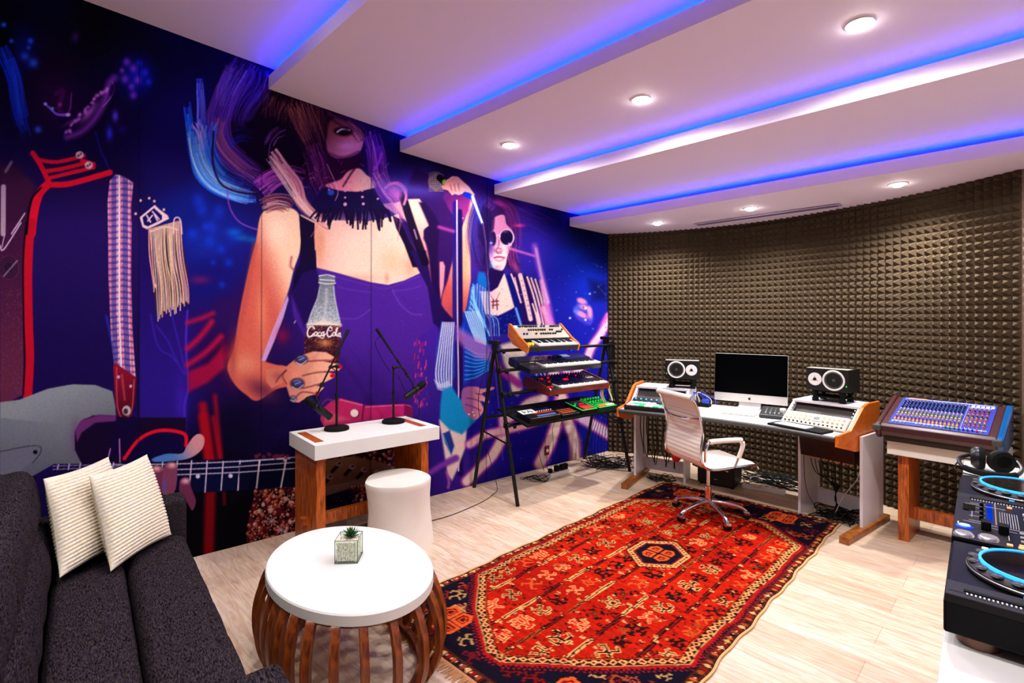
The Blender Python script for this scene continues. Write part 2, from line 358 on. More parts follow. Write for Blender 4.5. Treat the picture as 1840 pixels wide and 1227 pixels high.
img[:]=acc/ww[...,None]
# far left leather jacket, chains
poly('A',[(0,870),(60,880),(150,930),(190,980),(160,1080),(140,1227),(0,1227)],(70,28,62),10); poly('B',[(0,0),(140,0),(125,200),(125,900),(60,935),(0,945)],gr(20,420,(74,28,66),30,700,(110,48,74)),3)
for _ in range(260): x=mr.uniform(0,120); y=mr.uniform(20,900); el('B',x,y,mr.uniform(1.5,4),mr.uniform(1.5,5),(150,80,110) if y>350 else (110,50,90),1.5,.5)
st('A',[(18,980),(16,1227)],(190,160,170),26); st('A',[(130,1120),(60,1227)],(220,190,210),7); st('B',[(110,0),(20,140),(0,120)],(220,190,210),7); st('B',[(25,60),(10,130)],(220,190,210),5)
for r in (55,42,30): el('B',45,235,r,r*1.15,(100,60,90),1.5,.5); el('B',45,235,r-6,r*1.15-6,(50,20,50),1.5,.8)
st('B',[(20,280),(90,200)],(190,170,190),8,al=.6)
glow('A',60,900,80,60,(60,24,50),.8); st('A',[(30,900),(60,850)],(190,180,180),12,4,.6)
# blue lit hair and dark face
hair('A',[(10,250),(70,400),(90,520),(110,620),(150,740)],90,70,[(16,60,210),(30,90,240),(10,30,130),(60,130,255)],6,.5,3,.7,3)
for x,y,r in((130,295,18),(175,330,22),(160,215,14),(60,215,10),(20,130,12),(200,680,16),(150,250,10)): glow('A',x,y,r*1.6,r*1.6,(60,140,250),.8)
glow('A',120,260,90,170,(20,40,150),.45)
glow('A',300,520,170,190,(62,14,62),.7); glow('A',395,195,30,40,(110,50,120),.6)
st('A',[(300,490),(330,480),(310,570),(340,600)],(120,40,110),20,8,.6)
st('A',[(235,545),(265,570),(300,600),(355,603)],(150,110,240),9,2,.9,w2=14); el('A',238,545,8,7,(180,220,255),3); el('A',358,602,12,9,(250,200,250),3); el('A',275,570,8,9,(150,200,255),3,.8)
st('A',[(375,490),(370,560),(360,590)],(200,90,190),5,2,.8); glow('A',315,550,14,14,(220,90,160),.7)
st('A',[(600,410),(575,440),(550,530),(500,620),(430,690),(350,722)],(170,80,190),40,10,.75,w2=22)
for t in range(26):
    q=t/26; x=575-q*235; y=460+q*255-60*math.sin(q*3.1)*.4; glow('A',x+mr.uniform(-12,12),y+mr.uniform(-10,10),mr.uniform(8,20),mr.uniform(6,14),(245,150,230),.8,-.8)
st('A',[(590,430),(600,470),(575,520),(540,560)],(230,150,230),5,1.5,.8); el('A',590,470,14,34,(40,14,60),3,.8,.3)
glow('A',470,590,90,24,(235,130,220),.7,-.9)
# raised hand of beads
glow('A',720,400,110,130,(20,30,190),.95); 
for x,y,r in((665,325,26),(700,360,26),(655,415,28),(722,420,26),(690,455,22),(760,380,26),(780,430,24),(730,330,20),(700,500,26),(640,370,18)): glow('A',x,y,r,r*1.1,(150,80,220) if x<730 else (50,60,230),.85)
glow('A',605,610,22,40,(110,90,240),.9); glow('A',575,700,24,50,(60,70,235),.9); glow('A',640,680,30,30,(50,40,160),.5); st('A',[(500,690),(530,790),(575,890)],(30,50,200),5,3,.7)
glow('A',370,640,60,10,(220,90,200),.4,-.5)
# jacket body, collar, piping
poly('A',[(205,1000),(250,985),(560,925),(600,905),(735,960),(735,1227),(180,1227)],gr(150,320,(34,14,74),150,420,(44,22,94)),5)
poly('B',[(170,0),(735,0),(735,1030),(600,880),(430,845),(170,900)],gr(130,400,(44,22,94),130,690,(34,16,80)),4)
poly('B',[(735,0),(800,0),(800,340),(835,500),(990,460),(985,900),(975,1150),(830,1075),(735,1110)],gr(250,430,(40,18,96),320,720,(52,28,132)),3)
RED=(224,22,50)
for p,w in(([(172,803),(215,870),(262,968)],26),([(200,838),(300,850),(440,818)],20),([(235,900),(330,885),(440,858)],22),([(430,842),(492,862)],22),([(255,935),(380,905),(492,878)],20),([(250,968),(340,968),(440,945),(577,905)],30)): st('A',p,RED,w,1.4)
for x,y in((418,813),(466,867)): el('A',x,y,21,19,(235,205,200),1.5); el('A',x-6,y+4,8,7,(120,90,90),1.5); el('A',x+7,y-5,6,6,(110,80,80),1.5)
st('A',[(250,968),(205,1020),(178,1120),(165,1227)],RED,44,1.5); st('B',[(165,0),(152,120),(146,300),(150,520),(156,720),(145,915)],(200,20,48),46,1.5)
st('A',[(215,985),(160,1060),(140,1227)],(14,5,22),10,2); st('B',[(138,0),(122,200),(124,500),(130,720),(122,900)],(20,6,26),8,2)
# plaid strap
def plaid(X,Y):
    xx=(X-195-np.maximum(0,(Y-560))*.035)/42.; r=np.mod(Y/10.9+.12*np.sin(X*.15),1)
    c=np.empty(X.shape+(3,),np.float32); c[:]=(236,190,200)
    hb=(r<.46); c[hb]*=np.array((.66,.60,.86),np.float32)
    vb=((xx>.12)&(xx<.34))|((xx>.60)&(xx<.84)); c[vb]*=np.array((.56,.56,.84),np.float32)
    vr=(np.abs(xx-.05)<.035)|(np.abs(xx-.94)<.04)|(np.abs(xx-.54)<.03); c[vr]*=np.array((1,.7,.76),np.float32)
    hr=(r>.68)&(r<.80); c[hr]*=np.array((1,.74,.80),np.float32); w_=(np.abs(xx-.46)<.035); c[w_]=(240,222,232)
    return c*(1+.07*np.sin(Y*5.1)*np.sin(X*3.7))[...,None]
poly('A',[(605,915),(650,925),(700,960),(688,1080),(690,1227),(568,1227),(565,1060),(575,950)],plaid,1.5)
poly('B',[(568,0),(690,0),(688,300),(695,560),(712,810),(598,745),(582,590),(570,300)],plaid,1.5)
poly('B',[(550,480),(565,490),(608,740),(585,640)],(40,60,180),3,.8)
poly('B',[(604,735),(716,812),(708,950),(694,1010),(652,1046),(616,1020),(602,930),(594,752)],gr(205,650,(150,24,54),240,750,(96,14,40)),1.5)
st('B',[(612,760),(614,930),(628,1005),(655,1030),(684,1000),(696,950),(704,825)],(220,110,120),5,1.5,.8)
st('B',[(640,800),(655,930)],(230,120,120),8,4,.6); el('B',664,986,22,26,(190,180,180)); el('B',660,990,12,15,(70,50,60)); el('B',622,810,7,8,(210,190,200)); el('B',686,858,7,8,(210,190,200))
# epaulette and fringe
poly('A',[(733,1140),(812,1075),(838,1100),(880,1130),(888,1148),(775,1205),(748,1192)],(240,205,205)); poly('A',[(748,1142),(808,1092),(850,1130),(850,1152),(776,1188),(756,1180)],(34,16,90)); 
for p in([(770,1130),(790,1165)],[(800,1110),(835,1150)],[(775,1160),(800,1130)],[(812,1128),(826,1158)]): st('A',p,(230,200,215),8)
for x,y in((738,1052),(783,1040),(810,1056),(712,1122),(860,1100)): el('A',x,y,7,7,(235,190,160))
poly('B',[(775,32),(850,10),(945,-10),(950,60),(985,250),(992,430),(900,440),(850,500),(822,480),(802,340)],(66,36,60),2)
for i in range(26):
    t=i/25; x0=782+t*165; x1=808+t*182; y1=(350 if t<.1 else 500-abs(t-.15)*90) +mr.uniform(-30,22); st('B',[(x0,34-t*45),(x0+6+mr.uniform(-6,6),170),(x1-6+mr.uniform(-6,6),330),(x1,y1)],(mr.randint(216,248),mr.randint(172,204),mr.randint(150,182)),5.4,1.)
st('A',[(910,1227),(915,1150),(945,1150),(955,1227)],(236,196,180),7)
st('A',[(790,1215),(870,1190),(930,1205)],(236,196,180),9)
# sleeve folds
for p in([(895,450),(920,560),(950,680),(975,800)],[(790,480),(830,650),(905,705),(965,790)],[(820,540),(880,620),(930,730)]): st('B',p,(86,48,196),5,4,.7)
st('B',[(984,462),(976,640),(988,860),(968,960),(972,1110)],(96,50,200),9,3,.9); glow('B',950,940,40,160,(80,40,190),.5)
st('B',[(660,1220),(735,1130),(830,1078),(900,1070),(950,1100),(975,1165)],RED,24,1.5); poly('B',[(700,1227),(740,1150),(830,1095),(900,1090),(960,1130),(970,1227)],(22,8,56),3)
# red stage streaks
for p,w in(([(985,525),(1060,500),(1118,475)],20),([(985,660),(1050,600),(1112,520)],26),([(985,745),(1080,680),(1160,598)],26)): st('B',p,(214,20,66),w,9,.85)
poly('B',[(988,780),(1090,740),(1165,660),(1180,760),(1090,840),(988,890)],(176,18,62),8,.85); glow('B',1050,300,70,30,(150,34,90),.6); glow('B',1180,690,40,80,(180,16,50),.6)
st('B',[(1065,960),(1090,1227)],(176,14,36),44,9,.85); st('B',[(1128,910),(1158,1227)],(176,14,40),22,8,.8); st('G',[(940,0),(975,200)],(170,14,34),46,9,.85); st('G',[(985,0),(1018,200)],(170,14,36),20,7,.8); st('G',[(972,350),(965,620)],(138,8,24),50,9,.85); st('G',[(1036,350),(1038,400)],(120,10,24),16,4,.7)
for x,y,r in((1100,100,40),(1160,140,30),(1010,60,40),(1230,60,50),(1120,210,18),(1200,210,30),(1080,20,24),(1165,325,24)): glow('B',x,y,r,r,(20,70,220),.6)
for x,y in((1230,50),(1270,80),(1330,90)): glow('B',x,y,50,22,(20,120,190),.6)
for x,y in ((1040,1050),(1060,1100),(1110,1190),(1150,1110)): glow('A',x,y,40,50,(30,70,220),.55)
# electric guitar
poly('B',[(0,942),(100,930),(250,872),(380,848),(500,852),(590,885),(605,960),(608,1012),(520,1008),(440,1030),(398,1090),(392,1227),(0,1227)],gr(60,700,(150,156,156),120,830,(112,114,120)),1.5)
poly('G',[(0,0),(345,40),(342,110),(360,180),(380,215),(250,215),(100,300),(0,340)],gr(60,750,(128,132,136),60,860,(104,104,112)),1.5)
glow('B',400,1130,40,110,(120,70,120),.7)
poly('G',[(0,160),(130,135),(180,132),(188,150),(160,200),(120,225),(0,330)],(116,116,126)); st('G',[(0,158),(130,133),(184,134),(186,165),(150,210)],(40,34,46),3); el('G',163,160,10,10,(20,16,24))
poly('G',[(346,66),(372,20),(430,-10),(620,0),(860,0),(860,130),(640,215),(380,215),(346,150)],(30,12,50),2); poly('B',[(394,1092),(425,1038),(520,1008),(608,1014),(618,1040),(500,1050),(430,1100),(405,1150)],(116,54,116),3)
poly('B',[(610,1020),(650,1050),(700,1010),(735,1040),(735,1130),(660,1215),(560,1227),(600,1100)],(26,10,58),3)
for p in([(510,145),(495,212)],[(552,100),(555,215)]): st('G',p,(190,120,180),6); 
poly('G',[(245,218),(700,205),(1335,183),(1300,320),(960,346),(800,335),(680,280),(500,235),(250,250)],gr(250,840,(12,14,52),480,840,(14,20,60)),1.5)
poly('G',[(560,195),(650,95),(760,62),(850,70),(862,135),(800,175),(700,210),(590,215)],(24,10,64),2); st('G',[(575,190),(645,100),(740,60),(850,75),(860,130)],RED,16,1.5)
for a,b2_ in(((270,218),(265,240)),((320,216),(316,240)),((372,214),(368,236)),((525,210),(520,236)),((692,206),(688,250)),((752,205),(742,345)),((820,203),(808,330)),((886,200),(878,290)),((958,202),(948,345)),((1032,204),(1022,336)),((1110,200),(1100,336)),((1203,196),(1182,322))): st('G',[a,b2_],(214,190,214),6)
st('G',[(1320,186),(1297,318)],(214,190,170),15)
for y0,y1 in((212,190),(238,214),(262,242)): st('G',[(520,y0+8),(900,y0),(1340,y1)],(214,196,214),4.5,1.1)
st('G',[(245,240),(560,228)],(160,130,190),4,1.1); st('G',[(245,225),(560,215)],(160,130,190),4,1.1)
for x,y in((915,272),(1066,270)): el('G',x,y,10,10,(210,200,220))
# fretting hand
poly('G',[(705,190),(770,168),(840,166),(862,135),(895,88),(925,76),(945,98),(935,145),(890,182),(830,198),(720,205)],gr(300,820,(80,130,190),350,790,(214,150,150)),1.5,sm=True)
poly('G',[(700,235),(735,222),(752,240),(748,350),(725,375),(700,350)],(122,58,84),1.5,sm=True); poly('G',[(758,225),(800,208),(820,228),(812,330),(780,372),(750,350)],(134,70,96),1.5,sm=True); poly('G',[(835,288),(870,278),(886,330),(906,385),(890,430),(866,395),(830,345)],(116,52,84),1.5,sm=True)
for x,y in((725,238),(795,222),(858,295)): el('G',x,y,20,13,(220,160,160),5,.8); el('G',x,y-3,10,6,(240,190,190),3,.7)
glow('G',760,320,10,40,(70,100,190),.7)
# beaded strap
def beads(c,poly_pts,n,base,r0,r1):
    poly(c,poly_pts,base,2); xs=[p[0] for p in poly_pts]; ys=[p[1] for p in poly_pts]
    for _ in range(n):
        x=mr.uniform(min(xs),max(xs)); y=mr.uniform(min(ys),max(ys)); ins=False; Q=poly_pts+[poly_pts[0]]
        for (ax,ay),(bx_,by) in zip(Q,Q[1:]):
            if (ay>y)!=(by>y) and x<(bx_-ax)*(y-ay)/(by-ay)+ax: ins=not ins
        if not ins: continue
        r=mr.uniform(r0,r1); cc=mr.choice([(40,6,14),(54,12,20),(150,70,50),(180,100,70),(200,150,140),(30,4,12),(110,30,36)]); el(c,x,y,r,r,cc); el(c,x-r*.3,y-r*.3,r*.34,r*.34,(240,190,170),1.2,.8)
beads('G',[(1182,335),(1340,318),(1400,312),(1400,545),(1140,578),(1150,470)],330,(92,20,34),6,13)
for x,y in((1255,480),(1300,520)): 
    for k in range(8): st('G',[(x,y),(x+26*math.cos(k*.785),y+26*math.sin(k*.785))],(210,170,180),3,1)
poly('H',[(0,150),(290,130),(290,262),(80,262),(0,270)],(12,12,44),2)
for x0,y0,x1,y1 in((100,130,85,265),(232,120,205,262)): st('H',[(x0,y0),(x1,y1)],(214,196,200),8)
for y0,y1 in((128,112),(152,138),(180,168)): st('H',[(0,y0+8),(290,y1)],(214,196,214),4.5,1.1)
for _ in range(16): el('G',mr.uniform(1180,1330),mr.uniform(168,188),9,7,(120,40,60),2,.8)
# head of the guitar seen below the table
beads('H',[(420,110),(770,66),(770,160),(560,120),(420,140)],160,(60,14,44),5,9)
poly('H',[(425,128),(560,108),(700,140),(775,165),(775,235),(620,250),(425,306)],gr(600,820,(166,124,92),640,900,(104,70,72)),2)
for x,y in((490,150),(555,165),(615,180),(445,215),(680,195)):
    st('H',[(x,y),(x-32,y+34)],(34,20,36),16,2); el('H',x,y-4,16,13,(176,150,150)); el('H',x+4,y-6,7,5,(60,40,50))
beads('H',[(545,262),(625,250),(700,250),(700,330),(560,335)],110,(56,14,40),5,9); poly('H',[(425,308),(540,270),(560,335),(700,335),(700,380),(425,420)],(24,10,44),3)
for _ in range(26): el('H',mr.uniform(430,620),mr.uniform(310,370),2.5,2.5,(150,120,200),1.5,.7)
# ---------------- singer ----------------
poly('Z',[(745,300),(800,330),(840,420),(830,560),(800,640),(780,560),(750,470),(716,380)],(52,16,84),6,.8)
# arm with bottle
SK=gr(455,470,(214,104,84),512,450,(255,208,170))
poly('Z',[(470,384),(498,376),(526,375),(540,393),(541,430),(538,455),(528,484),(519,520),(506,556),(494,590),(479,628),(471,646),(495,655),(516,660),(522,690),(495,700),(462,720),(442,709),(423,692),(410,668),(410,652),(420,626),(430,564),(440,515),(450,470),(460,432)],SK,2.5,1,True)
glow('Z',440,655,34,30,(226,146,110),.8); glow('Z',470,700,40,22,(110,44,74),.85,.5); glow('Z',418,640,10,60,(150,60,60),.5); st('Z',[(458,440),(444,520),(430,590),(416,640)],(190,80,70),9,8,.5); glow('Z',500,415,26,34,(255,224,190),.8); glow('Z',470,560,16,70,(240,150,110),.6)
st('Z',[(530,486),(522,478),(524,462)],(150,60,70),4,4,.6)
poly('D',[(358,245),(320,330),(262,470),(212,606),(236,612),(285,500),(335,370),(364,270)],(206,160,204),2)
glow('D',330,470,50,60,(190,20,60),.5); st('D',[(440,320),(395,400)],(220,180,230),6,1.5,.9); glow('D',400,330,40,60,(40,30,120),.6)
# chest
CH=gr(640,440,(250,216,190),560,430,(244,190,170))
poly('Z',[(540,385),(566,398),(600,395),(660,398),(700,390),(716,384),(724,410),(737,445),(742,470),(755,491),(726,504),(697,512),(667,507),(609,491),(566,480),(540,440)],CH,2)
glow('Z',705,470,30,34,(250,190,150),.75); glow('Z',573,440,16,60,(226,150,110),.7); glow('Z',738,478,20,34,(240,150,120),.6); glow('Z',640,500,60,10,(226,160,130),.5); glow('Z',695,500,5,12,(210,120,100),.5); glow('Z',630,400,60,20,(250,190,170),.5)
# shoulder and raised arm
poly('E',[(30,330),(120,298),(205,296),(235,335),(272,480),(238,505),(232,570),(300,700),(306,900),(282,880),(235,700),(212,660),(130,470),(60,380)],gr(735,360,(255,214,190),775,520,(230,110,120)),2.5)
poly('E',[(345,730),(368,728),(382,760),(372,900),(352,985),(345,900)],(236,150,160),2.5)
poly('E',[(548,300),(584,296),(578,420),(556,640),(560,880),(535,1040),(500,1125),(455,1140),(400,1110),(358,1020),(362,960),(400,860),(440,700),(470,560),(520,440)],gr(800,520,(206,92,88),845,480,(255,190,150)),3)
glow('E',520,700,26,200,(250,160,130),.7); glow('E',430,1060,60,60,(180,70,90),.7); poly('E',[(310,400),(345,480),(330,720),(345,980),(300,1010),(270,700),(235,520),(272,482),(200,320),(240,318)],(40,12,70),4)
poly('E',[(560,860),(570,1000),(530,1130),(500,1227),(440,1227),(440,1140),(500,1130),(540,1040)],(70,30,150),4,.7)
poly('E',[(380,240),(480,262),(560,296),(545,380),(500,455),(450,430),(400,350),(370,290)],gr(800,350,(96,26,104),840,380,(150,50,130)),4)
st('E',[(440,395),(470,420),(505,430)],(240,220,240),7,1.5); st('E',[(455,405),(480,440)],(20,8,40),6,1.5)
# dress
DR=gr(620,560,(84,40,150),560,700,(58,24,112))
poly('D',[(515,98),(640,128),(820,178),(912,191),(1000,168),(1090,124),(1130,200),(1165,330),(1160,420),(1085,480),(1070,640),(1050,850),(1048,940),(600,960),(520,900),(545,760),(470,600),(452,480),(390,360),(378,240),(430,95)],DR,2)
for p,a in(([(645,372),(740,374),(815,322)],.8),([(935,215),(975,290),(1040,348),(1100,352)],.8),([(635,200),(720,218),(820,232)],.5),([(940,222),(1020,215),(1095,196)],.5),([(620,145),(820,195),(912,208),(1080,142)],.4)): st('D',p,(128,78,190),5,2.5,a)
glow('D',720,470,130,180,(88,44,158),.5); glow('D',940,600,90,200,(84,40,150),.45)
poly('D',[(378,240),(440,90),(515,98),(560,200),(520,320),(470,410),(450,420)],(34,14,78),6,.85)
# corset straps
poly('C',[(636,940),(722,985),(720,1060),(728,1227),(640,1227),(645,1080)],(28,12,52),1.5); poly('D',[(432,0),(514,0),(518,100),(440,125),(380,240),(400,110),(436,60)],(28,12,58),2)
poly('C',[(1150,940),(1190,960),(1245,1085),(1330,1227),(1262,1227),(1215,1100),(1170,1010)],(28,10,52),2); poly('D',[(1035,0),(1120,0),(1150,170),(1200,300),(1290,400),(1250,470),(1160,400),(1130,200),(1090,125),(1060,60)],(42,16,88),3)
poly('C',[(1085,330+550),(1230,860),(1270,1000),(1190,950)],(236,170,190),3,.6); st('C',[(1205,830),(1260,1000),(1330,1200)],(24,8,44),44,2,.95); st('C',[(1270,1020),(1285,1070)],(230,180,220),7,2,.8)
# neck, face
poly('C',[(640,560),(760,600),(960,590),(1000,640),(960,700),(870,740),(790,790),(700,770),(620,700)],(50,12,52),6)
poly('C',[(862,745),(905,700),(965,682),(1010,720),(1045,745),(1055,790),(960,812),(860,806),(780,775)],gr(600,320,(250,140,150),665,320,(255,200,170)),2.5,sm=True)
st('C',[(975,650),(930,700),(880,780)],(60,14,44),10,3,.9)
poly('C',[(775,440),(830,405),(900,425),(960,455),(990,500),(985,560),(960,600),(890,625),(830,622),(790,580)],gr(590,225,(128,66,74),640,268,(224,140,160)),3,sm=True)
el('C',880,478,52,26,(26,6,24),3,1,.05); st('C',[(846,482),(875,466),(915,472)],(236,224,240),9,1.5); st('C',[(838,500),(890,510),(930,495)],(170,60,84),8,2,.9); st('C',[(846,458),(885,446),(930,462)],(140,50,74),7,2,.8); glow('C',900,560,60,24,(232,160,200),.75); st('C',[(800,600),(880,622),(965,590)],(80,24,60),9,5,.8); st('C',[(905,420),(935,440),(950,470)],(240,170,190),5,3,.6); st('C',[(960,470),(990,510),(975,530)],(120,50,90),8,2,.7)
# hair
poly('C',[(470,240),(600,285),(780,345),(860,380),(800,430),(780,560),(700,700),(610,760),(440,745),(300,660),(210,540),(205,430),(300,350),(440,310)],(26,7,34),5)
poly('C',[(950,400),(1060,440),(1100,560),(1060,700),(1000,600),(1000,500)],(44,14,90),8,.8)
hair('C',[(350,90),(270,220),(215,340),(190,430),(215,560),(300,650),(420,740),(470,780)],150,150,[(104,62,196),(78,46,170),(130,74,190),(60,30,120),(150,80,150),(86,40,96)],5,.6,2,.6,1.4)
hair('C',[(430,140),(400,230),(330,330),(300,420),(330,470)],170,80,[(104,62,196),(128,80,214),(54,26,110),(70,40,150)],5,.6,2,.7,1.4)
hair('C',[(200,410),(190,500),(240,600),(340,690),(440,740)],60,40,[(190,100,130),(220,130,150),(130,60,100),(100,50,110)],5,.7,2,.9,1.4)
hair('C',[(560,270),(540,340),(520,400),(505,440)],240,50,[(96,44,56),(140,74,66),(70,26,44),(40,12,30)],5,.6,2,1,1.4)
hair('C',[(660,300),(680,400),(720,520),(770,620)],220,80,[(130,64,62),(166,92,80),(80,30,46),(44,14,36),(100,48,80)],5,.65,2,.5,1.4)
hair('C',[(790,350),(880,410),(960,470),(1000,540)],110,40,[(120,60,60),(70,26,50),(40,12,40),(90,40,110)],5,.6,2,.7,1.4)
hair('C',[(470,560),(500,500),(560,470)],60,16,[(120,60,150),(190,120,200)],4,.7,1,1,1.2)
hair('C',[(85,190),(95,330),(100,480),(125,640)],34,26,[(80,110,250),(190,170,255),(40,80,240),(120,140,250)],6,.8,2,2.0,1.4)
hair('C',[(20,320),(40,470),(62,620),(90,720),(180,800),(330,850),(410,850)],44,50,[(30,100,240),(60,160,255),(20,60,210),(120,200,255)],6,.75,2,1.2,1.4)
hair('C',[(120,420),(100,560),(140,680),(230,770),(400,820)],170,110,[(40,130,250),(90,190,255),(24,80,230),(150,220,255),(20,50,190)],5,.5,2,.6,1.3)
hair('C',[(60,480),(90,640),(170,760),(330,830),(410,840)],90,60,[(150,220,255),(200,236,255),(110,190,255)],2.6,.8,1.2,.8,1.); glow('C',150,620,70,130,(50,140,250),.22); hair('C',[(60,430),(95,490),(110,600)],60,22,[(230,180,230),(250,210,250),(180,140,240)],4,.8,1,.5,1.2)
hair('C',[(240,540),(320,500),(400,520)],80,20,[(40,60,200),(70,50,180)],4,.5,1,1,1.3)
st('C',[(165,480),(160,640),(200,760),(290,810),(420,830)],(40,16,60),12,2,.9); st('C',[(240,800),(255,900),(310,980),(405,1020)],(150,80,190),8,1.5,.8)
hair('C',[(420,800),(500,740),(590,720),(680,740)],110,90,[(230,90,200),(250,150,220),(180,60,190),(120,40,120)],4,.7,1,.8,1.2)
hair('C',[(430,890),(500,870),(570,880),(600,910)],90,50,[(250,190,150),(110,40,60),(230,120,110),(250,210,170)],5,.7,2,1,1.2)
hair('C',[(490,590),(560,690),(620,770),(650,870),(720,940),(825,1015)],64,90,[(255,190,170),(255,214,180),(220,120,150),(250,160,170),(140,60,90)],6,.8,2,.7,1.2)
hair('C',[(700,560),(740,660),(760,760),(820,860)],110,60,[(150,50,140),(220,110,190),(90,20,90),(60,14,60)],4,.6,1,1,1.2)
hair('C',[(1030,480),(1060,600),(1075,720),(1120,820),(1180,860)],90,80,[(110,40,180),(200,80,210),(60,20,120),(240,140,220)],4,.65,1,1.1,1.2)
st('C',[(1110,790),(1150,765),(1195,780),(1225,830),(1215,880)],(240,160,200),13,2,.85); st('C',[(1090,600),(1075,650),(1050,690)],(200,70,230),14,3,.8); hair('C',[(1060,700),(1120,800),(1190,900),(1180,1040)],60,20,[(240,170,200),(200,90,190)],3,.7,1,1,1.2)
for _ in range(70): x=mr.uniform(600,1180); y=mr.uniform(640,860); st('C',[(x,y),(x+mr.uniform(-26,26),y+mr.uniform(-26,26))],mr.choice([(240,120,220),(180,60,190),(255,200,230)]),2.6,1,.6)
hair('C',[(300,120),(240,240),(215,360)],120,40,[(150,110,230),(176,130,240),(190,150,240)],2.6,.6,1,.8,1.)
hair('C',[(520,300),(500,360),(496,420)],120,22,[(190,110,90),(210,130,100)],2.6,.7,1,1,1.); hair('C',[(640,310),(680,420),(720,540)],150,34,[(214,130,104),(190,100,90),(230,150,120)],2.6,.7,1,.6,1.)
hair('C',[(470,620),(540,720),(620,840),(720,950),(830,1010)],50,34,[(255,226,196),(255,206,186)],3,.9,1,.7,1.)
st('C',[(560,470),(520,490),(480,540),(470,600)],(190,120,200),4,1.2,.7); st('C',[(780,820),(770,900),(735,1000),(700,1060)],(220,120,110),3.5,1.2,.8); st('C',[(1190,880),(1195,960),(1180,1080)],(230,120,120),3.5,1.2,.7)
# collar necklace
poly('C',[(775,785),(860,806),(960,812),(1050,790),(1085,860),(1140,940),(1100,930),(1000,905),(880,905),(800,930),(740,930),(700,880)],(30,16,70),2)
for i in range(34):
    x=745+i*11.6; y=912+ (1 if i%2 else -4); L_=mr.uniform(50,110)*(1 if 4<i<31 else .6); dx=(-30 if i<11 else (14 if i>22 else -4))+mr.uniform(-22,22); st('C',[(x,y),(x+dx*.6,y+L_*.5),(x+dx,y+L_)],(30,12,56),10,1.2)
for x,y,r in((890,805,8),(985,805,6),(890,843,6),(890,880,10),(985,840,7),(990,878,8),(800,800,5),(1030,790,5),(1070,850,6)): el('C',x,y,r,r,(230,170,190))
el('C',812,815,18,16,(60,100,230),3,.8); st('C',[(790,660),(840,770),(850,820),(835,860)],(230,180,220),4,1.2,.8)
# bottle
def bot(X,Y):
    n=np.sin(X*12.9898+Y*78.233)*43758.5453; n=n-np.floor(n); n2=np.sin(np.floor(X*.7)*39.3+np.floor(Y*.7)*11.1)*4375.5; n2=n2-np.floor(n2); up=(Y<584)
    c0=np.where(up[...,None],np.array((112,116,124),np.float32),np.array((66,28,44),np.float32)); dens=np.clip((Y-495)/80,0.15,.9)
    s=np.where(up,(n*dens)[...],(n2>.82)*.6*np.clip((680-Y)/90,0,1)); return c0+s[...,None]*np.where(up[...,None],np.array((130,134,130),np.float32),np.array((180,110,60),np.float32))
poly('D',[(530,136),(618,141),(622,178),(613,196),(620,262),(632,330),(652,412),(650,470),(648,560),(640,640),(455,640),(449,520),(456,455),(466,405),(490,335),(522,262),(534,196),(529,176)],bot,1.5)
for p in([(532,140),(575,134),(618,144)],[(530,176),(575,184),(622,180)],[(536,160),(616,166)]): st('D',p,(226,230,230),6,1.4,.9)
st('D',[(536,200),(520,268),(488,345),(468,410)],(190,194,200),6,2,.8); st('D',[(612,200),(620,270),(648,400)],(210,214,216),7,2,.8); st('D',[(572,215),(570,300),(560,380)],(220,220,220),12,6,.6)
st('D',[(468,408),(560,402),(650,412)],(250,236,214),12,5,.95); glow('D',560,395,70,26,(250,235,210),.7); glow('D',565,510,50,26,(230,160,90),.7)
for k in range(14): a=k*.45; st('D',[(565,505),(565+50*math.cos(a),505+44*math.sin(a))],(230,150,90),2,1.2,.5)
# script lettering on the bottle
W_=(250,240,238)
def pen(pts,w=6.5): st('D',pts,W_,w,1.0,.98)
pen([(502,425),(490,418),(475,430),(467,455),(473,474),(488,472),(500,460)],8); pen([(502,425),(506,432)],8); pen([(474,430),(466,421),(480,416)],5)
pen([(514,448),(506,456),(508,468),(518,466),(521,453),(514,448)]); pen([(538,450),(528,453),(526,467),(538,468)]); pen([(556,450),(546,453),(545,467),(555,465),(558,449)]); pen([(558,449),(558,467),(566,464)])
pen([(566,458),(574,458)],5)
pen([(603,430),(594,421),(582,432),(576,456),(583,475),(597,472),(605,463)],8); pen([(582,432),(592,444),(604,438)],5)
pen([(614,450),(606,460),(609,471),(618,468),(620,455),(614,450)]); pen([(624,468),(628,446),(634,427),(628,430),(625,455),(631,472)]); pen([(645,456),(637,460),(637,472),(645,469),(648,456)]); pen([(648,456),(648,474),(652,476)])
pen([(478,478),(505,470),(530,473),(548,484),(560,474),(545,470),(528,476)],5)
